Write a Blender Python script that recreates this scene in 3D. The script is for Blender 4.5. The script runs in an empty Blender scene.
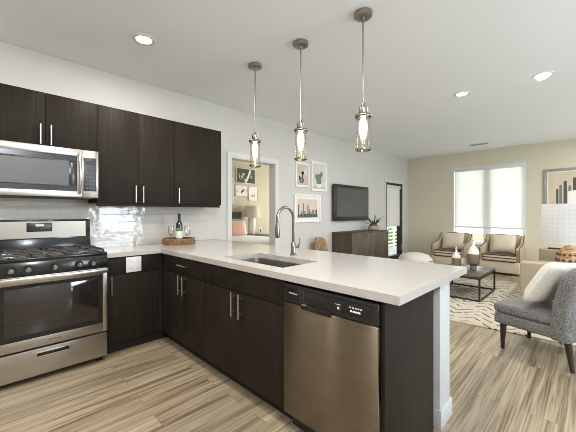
import bpy, bmesh, math, random
from mathutils import Vector, Matrix
random.seed(7)
PI = math.pi
sc = bpy.context.scene
COL = sc.collection
# ------------------------------------------------------------------ camera
TH = 0.78091
cd = bpy.data.cameras.new('camera')
cam = bpy.data.objects.new('camera', cd); COL.objects.link(cam)
cam.location = (0, -3.6297, 1.268)
cam.rotation_euler = (PI/2, 0, TH - PI/2)
cd.sensor_width = 36.0
cd.lens = 305.49/576*36
cd.shift_y = -(216-212.753)/576
cd.clip_start = 0.02
sc.camera = cam
# ------------------------------------------------------------------ world, light, exposure
w = bpy.data.worlds.new('sky'); sc.world = w; w.use_nodes = True
bg = w.node_tree.nodes['Background']
bg.inputs[0].default_value = (0.86, 0.93, 1.0, 1); bg.inputs[1].default_value = 3.4
sc.view_settings.view_transform = 'Standard'
sc.view_settings.look = 'None'
sc.view_settings.gamma = 1.0
sc.view_settings.exposure = 0.38
sc.cycles.use_denoising = True
sc.cycles.filter_width = 0.9
sc.cycles.max_bounces = 10
sc.cycles.diffuse_bounces = 5
sc.cycles.glossy_bounces = 4
sc.cycles.transparent_max_bounces = 12
sc.cycles.sample_clamp_indirect = 6.0
sc.cycles.caustics_reflective = False
sc.cycles.caustics_refractive = False
H = 2.752          # ceiling height
XR = 8.40          # far wall
YF = -6.3          # wall behind the camera
XL = -2.6

def area(name, loc, rot, sx, sy, power, col, shape='RECTANGLE', spread=None):
    l = bpy.data.lights.new(name, 'AREA'); l.shape = shape; l.size = sx
    if shape == 'RECTANGLE': l.size_y = sy
    l.energy = power; l.color = col
    if spread: l.spread = spread
    o = bpy.data.objects.new(name, l); COL.objects.link(o); o.location = loc; o.rotation_euler = rot
    return o
DAY = (0.74, 0.87, 1.0)
WINX = (2.85, 6.7); WH = 0.62
# daylight through the windows of the wall behind the camera and the far window
for wx in WINX:
    area('window_daylight', (wx, YF+0.02, 1.45), (PI/2, 0, 0), 1.13, 1.45, 66 if wx < 4 else 40, DAY)
area('far_window_daylight', (XR+0.13, -1.89, 1.45), (PI/2, 0, PI/2), 1.4, 1.8, 52, DAY)
area('bedroom_daylight', (6.88, 1.5, 1.4), (PI/2, 0, PI/2), 1.4, 1.4, 46, (1, .97, .9))

# added fill lamp behind the camera, out of view (its made-up fixture is built further down)
FILL = (0.2, -4.6, 2.50)
_l = bpy.data.lights.new('added_fill_light', 'POINT'); _l.energy = 136; _l.color = (.80, .88, 1.0); _l.shadow_soft_size = .14
_o = bpy.data.objects.new('added_fill_light', _l); COL.objects.link(_o); _o.location = FILL

# ------------------------------------------------------------------ node helpers
def nmat(name):
    m = bpy.data.materials.new(name); m.use_nodes = True
    nt = m.node_tree
    return m, nt, nt.nodes['Principled BSDF']
def N(nt, t, **kw):
    n = nt.nodes.new(t)
    for k, v in kw.items():
        if k in n.inputs: n.inputs[k].default_value = v
        else: setattr(n, k, v)
    return n
def ramp(nt, stops, interp='LINEAR'):
    r = nt.nodes.new('ShaderNodeValToRGB'); r.color_ramp.interpolation = interp
    e = r.color_ramp.elements
    while len(e) < len(stops): e.new(0.5)
    for k, (p, c) in zip(e, stops):
        k.position = p; k.color = (*c, 1) if len(c) == 3 else c
    return r
def simple(name, col, rough=0.5, metal=0.0, noise=0.0, nscale=40, bump=0.0, bscale=200, **kw):
    m, nt, p = nmat(name)
    p.inputs['Base Color'].default_value = (*col, 1)
    p.inputs['Roughness'].default_value = rough
    p.inputs['Metallic'].default_value = metal
    for k, v in kw.items(): p.inputs[k.replace('_', ' ')].default_value = v
    tc = N(nt, 'ShaderNodeTexCoord')
    if noise:
        n = N(nt, 'ShaderNodeTexNoise', Scale=nscale, Detail=4.0)
        nt.links.new(tc.outputs['Object'], n.inputs['Vector'])
        lo = tuple(c*(1-noise) for c in col); hi = tuple(min(1, c*(1+noise)) for c in col)
        r = ramp(nt, [(0.3, lo), (0.7, hi)])
        nt.links.new(n.outputs[0], r.inputs[0]); nt.links.new(r.outputs[0], p.inputs['Base Color'])
    if bump:
        n = N(nt, 'ShaderNodeTexNoise', Scale=bscale, Detail=3.0)
        nt.links.new(tc.outputs['Object'], n.inputs['Vector'])
        b = N(nt, 'ShaderNodeBump', Strength=bump, Distance=0.003)
        nt.links.new(n.outputs[0], b.inputs['Height']); nt.links.new(b.outputs[0], p.inputs['Normal'])
    return m
def grain(name, stops, scale, rough=0.4, bump=0.1, detail=6.0, spec=0.5, dist=0.4):
    """streaky noise: scale is a per-axis vector, small along the grain"""
    m, nt, p = nmat(name)
    tc = N(nt, 'ShaderNodeTexCoord'); mp = N(nt, 'ShaderNodeMapping')
    mp.inputs['Scale'].default_value = scale
    n = N(nt, 'ShaderNodeTexNoise', Scale=1.0, Detail=detail, Roughness=0.65, Distortion=dist)
    r = ramp(nt, stops)
    L = nt.links.new
    L(tc.outputs['Object'], mp.inputs[0]); L(mp.outputs[0], n.inputs['Vector'])
    L(n.outputs[0], r.inputs[0]); L(r.outputs[0], p.inputs['Base Color'])
    p.inputs['Roughness'].default_value = rough
    p.inputs['Specular IOR Level'].default_value = spec
    b = N(nt, 'ShaderNodeBump', Strength=bump, Distance=0.002)
    L(n.outputs[0], b.inputs['Height']); L(b.outputs[0], p.inputs['Normal'])
    return m
def emit(name, col, s):
    m, nt, p = nmat(name)
    p.inputs['Base Color'].default_value = (*col, 1)
    p.inputs['Emission Color'].default_value = (*col, 1); p.inputs['Emission Strength'].default_value = s
    return m
def glass(name, col=(1, 1, 1), gloss=0.12, rough=0.02):
    """thin clear glass: mostly transparent with a fresnel sheen"""
    m, nt, p = nmat(name)
    nt.nodes.remove(p)
    out = nt.nodes['Material Output']
    t = N(nt, 'ShaderNodeBsdfTransparent'); t.inputs[0].default_value = (*col, 1)
    g = N(nt, 'ShaderNodeBsdfGlossy'); g.inputs['Roughness'].default_value = rough
    lw = N(nt, 'ShaderNodeLayerWeight', Blend=0.35)
    mr = N(nt, 'ShaderNodeMapRange'); mr.inputs['To Min'].default_value = gloss*0.4; mr.inputs['To Max'].default_value = min(1, gloss*5)
    mx = N(nt, 'ShaderNodeMixShader'); L = nt.links.new
    L(lw.outputs['Fresnel'], mr.inputs['Value']); L(mr.outputs[0], mx.inputs[0])
    L(t.outputs[0], mx.inputs[1]); L(g.outputs[0], mx.inputs[2]); L(mx.outputs[0], out.inputs[0])
    return m
def translucent(name, col, mixf=0.5, bump=None, dots=None):
    m, nt, p = nmat(name)
    nt.nodes.remove(p); out = nt.nodes['Material Output']
    d = N(nt, 'ShaderNodeBsdfDiffuse'); d.inputs[0].default_value = (*col, 1)
    t = N(nt, 'ShaderNodeBsdfTranslucent'); t.inputs[0].default_value = (*col, 1)
    mx = N(nt, 'ShaderNodeMixShader'); mx.inputs[0].default_value = mixf
    L = nt.links.new
    if bump:
        tc = N(nt, 'ShaderNodeTexCoord')
        wv = N(nt, 'ShaderNodeTexWave', Scale=bump, Distortion=0.0); wv.bands_direction = 'Z'
        L(tc.outputs['Object'], wv.inputs['Vector'])
        r = ramp(nt, [(0, tuple(c*.97 for c in col)), (1, col)])
        L(wv.outputs[0], r.inputs[0]); L(r.outputs[0], d.inputs[0]); L(r.outputs[0], t.inputs[0])
    if dots:   # small woven motifs in rows around the drum
        tc = N(nt, 'ShaderNodeTexCoord'); g = N(nt, 'ShaderNodeTexGradient'); g.gradient_type = 'RADIAL'
        L(tc.outputs['Object'], g.inputs[0])
        sp = N(nt, 'ShaderNodeSeparateXYZ'); L(tc.outputs['Object'], sp.inputs[0])
        cb = N(nt, 'ShaderNodeCombineXYZ'); s1 = N(nt, 'ShaderNodeMath', operation='MULTIPLY'); s1.inputs[1].default_value = dots
        s2 = N(nt, 'ShaderNodeMath', operation='MULTIPLY'); s2.inputs[1].default_value = dots/1.57
        L(g.outputs[1], s1.inputs[0]); L(sp.outputs[2], s2.inputs[0]); L(s1.outputs[0], cb.inputs[0]); L(s2.outputs[0], cb.inputs[1])
        v = N(nt, 'ShaderNodeTexVoronoi', Scale=1.0, Randomness=0.0); v.voronoi_dimensions = '2D'; L(cb.outputs[0], v.inputs['Vector'])
        r = ramp(nt, [(0.22, tuple(c*.93 for c in col)), (0.32, col)])
        L(v.outputs['Distance'], r.inputs[0]); L(r.outputs[0], d.inputs[0]); L(r.outputs[0], t.inputs[0])
    L(d.outputs[0], mx.inputs[1]); L(t.outputs[0], mx.inputs[2]); L(mx.outputs[0], out.inputs[0])
    return m

# ------------------------------------------------------------------ materials
M = {}
M['paint'] = simple('greige_paint', (0.60, 0.575, 0.54), 0.7, noise=0.012, nscale=3, bump=0.05, bscale=350)
M['wallfar'] = simple('far_wall_tan', (0.62, 0.57, 0.44), 0.7, noise=0.012, nscale=3, bump=0.05, bscale=350)  # far wall, more yellow than the other walls
M['ceiling'] = simple('ceiling_paint', (0.88, 0.90, 0.93), 0.8, bump=0.06, bscale=300)
M['trimwhite'] = simple('white_trim_paint', (0.66, 0.66, 0.66), 0.4, noise=0.01)
M['endpaint'] = simple('half_wall_paint', (0.52, 0.525, 0.525), 0.6, noise=0.01)
M['bedpaint'] = simple('bedroom_paint', (0.56, 0.51, 0.38), 0.75, noise=0.012, nscale=3)
M['cab'] = grain('espresso_wood', [(0.25, (0.013, 0.010, 0.0075)), (0.5, (0.023, 0.0175, 0.0135)), (0.75, (0.038, 0.0295, 0.0235))], (130, 130, 1.8), 0.5, 0.08, spec=0.09)
M['cabin'] = simple('cabinet_shadow_gap', (0.010, 0.008, 0.007), 0.6, noise=0.1)
M['quartz'] = simple('cream_quartz', (0.475, 0.445, 0.41), 0.13, noise=0.025, nscale=60)
M['bnick'] = simple('brushed_nickel', (0.62, 0.58, 0.53), 0.28, 1.0, noise=0.05, nscale=90)
M['fnick'] = simple('faucet_nickel', (0.27, 0.245, 0.21), 0.25, 1.0, noise=0.05, nscale=90)
M['dnick'] = simple('dark_nickel', (0.34, 0.315, 0.28), 0.35, 1.0, noise=0.05, nscale=90)
M['black'] = simple('black_enamel', (0.010, 0.010, 0.010), 0.18, noise=0.1)
M['blackp'] = simple('black_plastic', (0.014, 0.014, 0.015), 0.3, noise=0.1)
M['iron'] = simple('cast_iron', (0.045, 0.043, 0.042), 0.5, noise=0.15, bump=0.3, bscale=300)
M['blkmetal'] = simple('black_powder_coat', (0.013, 0.012, 0.011), 0.45, noise=0.1)
M['bronze'] = simple('dark_bronze', (0.035, 0.033, 0.03), 0.4, 0.3, noise=0.1)
M['ovenglass'] = simple('oven_glass', (0.018, 0.015, 0.013), 0.06, noise=0.08, Specular_IOR_Level=0.9)
M['mwglass'] = simple('microwave_mesh_window', (0.085, 0.09, 0.087), 0.35, noise=0.1, nscale=500)
M['mwblack'] = simple('microwave_black_frame', (0.03, 0.03, 0.032), 0.22, noise=0.08)
M['ctlgrey'] = simple('control_keypad', (0.035, 0.037, 0.042), 0.35, noise=0.05)
M['btn'] = simple('keypad_print', (0.065, 0.068, 0.072), 0.5, noise=0.02)
M['white'] = simple('white_print', (0.8, 0.8, 0.8), 0.5, noise=0.01)
M['plate'] = simple('outlet_plastic', (0.82, 0.81, 0.80), 0.35, noise=0.01)
M['slot'] = simple('outlet_slot', (0.5, 0.5, 0.52), 0.5, noise=0.05)
def stainless(name, col, axis, rough, aniso=0.4, arot=0.0, tang=(1, 0, 0)):
    m, nt, p = nmat(name); L = nt.links.new
    p.inputs['Metallic'].default_value = 1.0
    p.inputs['Anisotropic'].default_value = aniso; p.inputs['Anisotropic Rotation'].default_value = arot
    tg = N(nt, 'ShaderNodeCombineXYZ'); tg.inputs[0].default_value, tg.inputs[1].default_value, tg.inputs[2].default_value = tang; L(tg.outputs[0], p.inputs['Tangent'])
    tc = N(nt, 'ShaderNodeTexCoord'); mp = N(nt, 'ShaderNodeMapping'); mp.inputs['Scale'].default_value = axis
    n = N(nt, 'ShaderNodeTexNoise', Scale=1.0, Detail=5.0)
    L(tc.outputs['Object'], mp.inputs[0]); L(mp.outputs[0], n.inputs['Vector'])
    r = ramp(nt, [(0.3, tuple(c*.93 for c in col)), (0.7, tuple(c*1.05 for c in col))])
    L(n.outputs[0], r.inputs[0]); L(r.outputs[0], p.inputs['Base Color'])
    mr = N(nt, 'ShaderNodeMapRange'); mr.inputs['To Min'].default_value = rough*.85; mr.inputs['To Max'].default_value = rough*1.15
    L(n.outputs[0], mr.inputs['Value']); L(mr.outputs[0], p.inputs['Roughness'])
    return m
M['steel'] = stainless('stainless_steel', (0.47, 0.435, 0.39), (3, 3, 350), 0.36)
M['steelpanel'] = stainless('backguard_stainless', (0.36, 0.325, 0.28), (3, 3, 350), 0.4)
M['steelv'] = stainless('dishwasher_stainless', (0.22, 0.183, 0.134), (3, 3, 30), 0.32, 1.0, 0.25, (0, 1, 0))
M['sinksteel'] = stainless('sink_stainless', (0.24, 0.225, 0.20), (80, 80, 80), 0.3)

def tile_mat():
    m, nt, p = nmat('glossy_subway_tile'); L = nt.links.new
    tc = N(nt, 'ShaderNodeTexCoord'); mp = N(nt, 'ShaderNodeMapping'); mp.inputs['Rotation'].default_value = (-PI/2, 0, 0)
    b = N(nt, 'ShaderNodeTexBrick', Scale=1.0); b.offset = 0.5
    b.inputs['Brick Width'].default_value = 0.154; b.inputs['Row Height'].default_value = 0.078
    b.inputs['Mortar Size'].default_value = 0.0016; b.inputs['Mortar Smooth'].default_value = 0.2
    b.inputs['Color1'].default_value = (0.60, 0.575, 0.53, 1); b.inputs['Color2'].default_value = (0.64, 0.615, 0.57, 1)
    b.inputs['Mortar'].default_value = (0.54, 0.515, 0.47, 1)
    L(tc.outputs['Object'], mp.inputs[0]); L(mp.outputs[0], b.inputs['Vector'])
    L(b.outputs['Color'], p.inputs['Base Color'])
    p.inputs['Roughness'].default_value = 0.06; p.inputs['Specular IOR Level'].default_value = 0.5
    n = N(nt, 'ShaderNodeTexNoise', Scale=11.0, Detail=1.0)
    L(tc.outputs['Object'], n.inputs['Vector'])
    mx = N(nt, 'ShaderNodeMath', operation='MULTIPLY_ADD'); mx.inputs[1].default_value = -0.6
    L(b.outputs['Fac'], mx.inputs[0]); L(n.outputs[0], mx.inputs[2])
    bp = N(nt, 'ShaderNodeBump', Strength=0.5, Distance=0.005)
    L(mx.outputs[0], bp.inputs['Height']); L(bp.outputs[0], p.inputs['Normal'])
    return m
M['tile'] = tile_mat()

def floor_mat():
    m, nt, p = nmat('oak_vinyl_planks'); L = nt.links.new
    tc = N(nt, 'ShaderNodeTexCoord')
    b = N(nt, 'ShaderNodeTexBrick', Scale=1.0); b.offset = 0.37; b.offset_frequency = 2
    b.inputs['Brick Width'].default_value = 1.22; b.inputs['Row Height'].default_value = 0.152
    b.inputs['Mortar Size'].default_value = 0.0011; b.inputs['Mortar Smooth'].default_value = 0.1
    b.inputs['Color1'].default_value = (0, 0, 0, 1); b.inputs['Color2'].default_value = (1, 1, 1, 1)
    b.inputs['Mortar'].default_value = (0.5, 0.5, 0.5, 1)
    L(tc.outputs['Object'], b.inputs['Vector'])
    off = N(nt, 'ShaderNodeVectorMath', operation='MULTIPLY_ADD')
    off.inputs[1].default_value = (37.0, 11.0, 5.0)
    L(b.outputs['Color'], off.inputs[0]); L(tc.outputs['Object'], off.inputs[2])
    mp = N(nt, 'ShaderNodeMapping'); mp.inputs['Scale'].default_value = (0.8, 24, 1)
    L(off.outputs[0], mp.inputs[0])
    n = N(nt, 'ShaderNodeTexNoise', Scale=1.0, Detail=8.0, Roughness=0.62, Distortion=0.9)
    L(mp.outputs[0], n.inputs['Vector'])
    mp2 = N(nt, 'ShaderNodeMapping'); mp2.inputs['Scale'].default_value = (1.6, 80, 1)
    L(off.outputs[0], mp2.inputs[0])
    n2 = N(nt, 'ShaderNodeTexNoise', Scale=1.0, Detail=6.0, Roughness=0.6, Distortion=0.4)
    L(mp2.outputs[0], n2.inputs['Vector'])
    mixv = N(nt, 'ShaderNodeMath', operation='MULTIPLY_ADD'); mixv.inputs[1].default_value = 0.6
    L(n2.outputs[0], mixv.inputs[0]); L(n.outputs[0], mixv.inputs[2])
    r = ramp(nt, [(0.58, (0.105, 0.074, 0.046)), (0.71, (0.215, 0.160, 0.100)), (0.82, (0.325, 0.258, 0.170)), (1.0, (0.42, 0.35, 0.245))])
    L(mixv.outputs[0], r.inputs[0])
    # plank to plank tone
    tone = N(nt, 'ShaderNodeMapRange'); tone.inputs['To Min'].default_value = 0.82; tone.inputs['To Max'].default_value = 1.12
    L(b.outputs['Color'], tone.inputs['Value'])
    mul = N(nt, 'ShaderNodeVectorMath', operation='SCALE'); L(r.outputs[0], mul.inputs[0]); L(tone.outputs[0], mul.inputs['Scale'])
    gap = N(nt, 'ShaderNodeMix', data_type='RGBA'); gap.inputs['B'].default_value = (0.06, 0.045, 0.03, 1)
    g2 = N(nt, 'ShaderNodeMath', operation='MULTIPLY'); g2.inputs[1].default_value = 0.7
    L(b.outputs['Fac'], g2.inputs[0]); L(g2.outputs[0], gap.inputs['Factor']); L(mul.outputs[0], gap.inputs['A'])
    L(gap.outputs['Result'], p.inputs['Base Color'])
    p.inputs['Roughness'].default_value = 0.30
    p.inputs['Specular IOR Level'].default_value = 0.4
    bp = N(nt, 'ShaderNodeBump', Strength=0.15, Distance=0.002)
    L(n2.outputs[0], bp.inputs['Height']); L(bp.outputs[0], p.inputs['Normal'])
    return m
M['floor'] = floor_mat()

def rug_mat():
    m, nt, p = nmat('cream_rug_black_strokes'); L = nt.links.new
    tc = N(nt, 'ShaderNodeTexCoord')
    ns = N(nt, 'ShaderNodeTexNoise', Scale=4.0, Detail=2.0)
    L(tc.outputs['Object'], ns.inputs['Vector'])
    warp = N(nt, 'ShaderNodeVectorMath', operation='MULTIPLY_ADD'); warp.inputs[1].default_value = (0.10, 0.10, 0)
    L(ns.outputs['Color'], warp.inputs[0]); L(tc.outputs['Object'], warp.inputs[2])
    sep = N(nt, 'ShaderNodeSeparateXYZ'); L(warp.outputs[0], sep.inputs[0])
    pp = N(nt, 'ShaderNodeMath', operation='PINGPONG'); pp.inputs[1].default_value = 0.24
    L(sep.outputs[1], pp.inputs[0])
    add = N(nt, 'ShaderNodeMath', operation='MULTIPLY_ADD'); add.inputs[1].default_value = 1.1
    L(pp.outputs[0], add.inputs[0]); L(sep.outputs[0], add.inputs[2])
    md = N(nt, 'ShaderNodeMath', operation='PINGPONG'); md.inputs[1].default_value = 0.078
    L(add.outputs[0], md.inputs[0])
    lt = N(nt, 'ShaderNodeMath', operation='LESS_THAN'); lt.inputs[1].default_value = 0.015
    L(md.outputs[0], lt.inputs[0])
    mk = N(nt, 'ShaderNodeTexNoise', Scale=9.0, Detail=1.0); L(tc.outputs['Object'], mk.inputs['Vector'])
    gt = N(nt, 'ShaderNodeMath', operation='GREATER_THAN'); gt.inputs[1].default_value = 0.43
    L(mk.outputs[0], gt.inputs[0])
    ml = N(nt, 'ShaderNodeMath', operation='MULTIPLY'); L(lt.outputs[0], ml.inputs[0]); L(gt.outputs[0], ml.inputs[1])
    mx = N(nt, 'ShaderNodeMix', data_type='RGBA')
    mx.inputs['A'].default_value = (0.50, 0.45, 0.36, 1); mx.inputs['B'].default_value = (0.025, 0.022, 0.02, 1)
    L(ml.outputs[0], mx.inputs['Factor']); L(mx.outputs['Result'], p.inputs['Base Color'])
    p.inputs['Roughness'].default_value = 0.95
    nb = N(nt, 'ShaderNodeTexNoise', Scale=220.0); L(tc.outputs['Object'], nb.inputs['Vector'])
    bp = N(nt, 'ShaderNodeBump', Strength=0.6, Distance=0.004); L(nb.outputs[0], bp.inputs['Height']); L(bp.outputs[0], p.inputs['Normal'])
    return m
M['rug'] = rug_mat()

def tweed(name, a, b, sc_, rough=0.95):
    m, nt, p = nmat(name); L = nt.links.new
    tc = N(nt, 'ShaderNodeTexCoord')
    n = N(nt, 'ShaderNodeTexNoise', Scale=sc_, Detail=3.0, Roughness=0.8); L(tc.outputs['Object'], n.inputs['Vector'])
    r = ramp(nt, [(0.36, a), (0.64, b)]); L(n.outputs[0], r.inputs[0]); L(r.outputs[0], p.inputs['Base Color'])
    p.inputs['Roughness'].default_value = rough; p.inputs['Specular IOR Level'].default_value = 0.2
    p.inputs['Sheen Weight'].default_value = 0.15
    bp = N(nt, 'ShaderNodeBump', Strength=0.5, Distance=0.003); L(n.outputs[0], bp.inputs['Height']); L(bp.outputs[0], p.inputs['Normal'])
    return m
M['tweed'] = tweed('grey_tweed', (0.05, 0.05, 0.05), (0.30, 0.29, 0.275), 120)
M['beige'] = tweed('beige_upholstery', (0.34, 0.28, 0.20), (0.42, 0.35, 0.265), 150)
M['tan'] = tweed('tan_upholstery', (0.41, 0.325, 0.22), (0.51, 0.41, 0.285), 150)
M['oat'] = tweed('oat_upholstery', (0.56, 0.48, 0.36), (0.66, 0.58, 0.45), 150)
M['piping'] = tweed('brown_welt', (0.07, 0.042, 0.024), (0.11, 0.07, 0.04), 90)
M['linen'] = tweed('linen_cushion', (0.62, 0.53, 0.40), (0.72, 0.63, 0.49), 160)
M['ivory'] = tweed('ivory_boucle', (0.70, 0.66, 0.57), (0.82, 0.79, 0.71), 60)
M['bedding'] = tweed('white_bedding', (0.78, 0.77, 0.75), (0.86, 0.85, 0.83), 30)
M['pink'] = tweed('blush_pillow', (0.66, 0.38, 0.29), (0.74, 0.46, 0.36), 100)
M['teal'] = tweed('sea_green_pillow', (0.16, 0.36, 0.31), (0.55, 0.66, 0.58), 25)
M['headb'] = tweed('taupe_headboard', (0.13, 0.105, 0.09), (0.17, 0.14, 0.12), 90)
M['walnut'] = grain('dark_walnut', [(0.3, (0.036, 0.024, 0.014)), (0.55, (0.088, 0.062, 0.039)), (0.8, (0.155, 0.113, 0.074))], (26, 26, 3.0), 0.5, 0.15)
M['tabletop'] = grain('brown_table_wood', [(0.3, (0.05, 0.035, 0.025)), (0.7, (0.115, 0.085, 0.062))], (3, 40, 40), 0.35, 0.1)
M['legwood'] = grain('espresso_leg', [(0.3, (0.015, 0.009, 0.006)), (0.7, (0.04, 0.024, 0.016))], (40, 40, 4), 0.35, 0.05)
M['traywood'] = grain('tray_wood', [(0.3, (0.10, 0.048, 0.02)), (0.7, (0.30, 0.165, 0.075))], (25, 25, 6), 0.5, 0.1)
M['slabwood'] = grain('honey_wood', [(0.3, (0.16, 0.085, 0.035)), (0.7, (0.46, 0.29, 0.14))], (14, 14, 10), 0.55, 0.15)
M['frame'] = simple('white_frame', (0.84, 0.83, 0.81), 0.4, noise=0.01)
M['mat'] = simple('mat_board', (0.78, 0.765, 0.73), 0.8, noise=0.01)
M['greyframe'] = grain('weathered_grey_frame', [(0.3, (0.24, 0.215, 0.20)), (0.7, (0.38, 0.35, 0.325))], (30, 30, 5), 0.6, 0.1)
M['p_tan'] = simple('print_tan', (0.56, 0.47, 0.36), 0.7, noise=0.1, nscale=8)
M['p_grey'] = simple('print_pale_grey', (0.62, 0.60, 0.55), 0.7, noise=0.05, nscale=8)
M['p_pink'] = simple('print_pink_sky', (0.70, 0.56, 0.46), 0.7, noise=0.08, nscale=5)
M['p_dark'] = simple('print_charcoal', (0.07, 0.075, 0.06), 0.7, noise=0.4, nscale=60)
M['p_green'] = simple('print_cactus_green', (0.15, 0.20, 0.155), 0.7, noise=0.35, nscale=60)
M['p_white'] = simple('print_white', (0.78, 0.76, 0.72), 0.7, noise=0.03)
M['p_beige'] = simple('print_beige', (0.60, 0.50, 0.37), 0.7, noise=0.06, nscale=6)
M['tvframe'] = simple('tv_frame', (0.02, 0.019, 0.017), 0.3, noise=0.1)
M['tvscreen'] = simple('tv_screen', (0.055, 0.057, 0.057), 0.3, noise=0.05)
M['glass'] = glass('pendant_glass', (0.995, 0.98, 0.94), 0.07)
M['pane'] = glass('window_pane', (0.97, 0.98, 0.97), 0.08)
M['wineglass'] = glass('wine_glass', (0.985, 0.985, 0.98), 0.10)
M['bottle'] = simple('green_bottle_glass', (0.012, 0.018, 0.008), 0.06, noise=0.05, Specular_IOR_Level=0.8)
M['foil'] = simple('bottle_foil', (0.02, 0.02, 0.02), 0.3, noise=0.05)
M['label'] = simple('bottle_label', (0.75, 0.74, 0.68), 0.6, noise=0.02)
M['labelg'] = simple('bottle_label_green', (0.13, 0.20, 0.06), 0.6, noise=0.1)
M['shade'] = translucent('lamp_shade_fabric', (0.84, 0.825, 0.81), 0.35, dots=34.0)
M['shadebed'] = translucent('bedroom_lamp_shade', (0.80, 0.77, 0.66), 0.35)
M['ceramic'] = simple('white_ceramic', (0.78, 0.76, 0.73), 0.35, noise=0.02)
M['taupeglaze'] = grain('taupe_glaze', [(0.3, (0.15, 0.12, 0.075)), (0.7, (0.27, 0.22, 0.15))], (60, 60, 60), 0.6, 0.2)
M['blind'] = translucent('roller_blind', (0.84, 0.81, 0.76), 0.34, 12.0)
M['blindrail'] = simple('blind_rail', (0.55, 0.53, 0.49), 0.5, noise=0.03)
M['leaf'] = simple('aloe_leaf', (0.06, 0.09, 0.03), 0.5, noise=0.4, nscale=30)
M['soil'] = simple('soil', (0.03, 0.022, 0.015), 0.95, noise=0.3, bump=0.6, bscale=90)
M['pot'] = simple('sand_pot', (0.42, 0.34, 0.24), 0.7, noise=0.08)
M['rattan'] = grain('rattan', [(0.35, (0.17, 0.075, 0.03)), (0.5, (0.48, 0.30, 0.15)), (0.7, (0.72, 0.55, 0.36))], (18, 18, 60), 0.6, 0.4)
M['rattandark'] = simple('rattan_dark_band', (0.13, 0.05, 0.022), 0.6, noise=0.2)
M['bulb'] = emit('filament_bulb', (1.0, 0.84, 0.58), 14.0)
M['lens'] = emit('downlight_lens', (1.0, 0.93, 0.82), 6.0)
M['vent'] = simple('vent_dark', (0.10, 0.095, 0.09), 0.7, noise=0.1)
M['grass'] = simple('lawn', (0.24, 0.34, 0.08), 0.95, noise=0.35, nscale=1.2)
M['tree'] = simple('tree_leaves', (0.17, 0.30, 0.06), 0.8, noise=0.4, nscale=6)
M['bark'] = simple('tree_bark', (0.10, 0.07, 0.05), 0.9, noise=0.3)
M['rail'] = simple('white_railing', (0.80, 0.80, 0.78), 0.5, noise=0.02)
M['deck'] = simple('balcony_concrete', (0.42, 0.41, 0.39), 0.85, noise=0.06, nscale=8)

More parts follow.
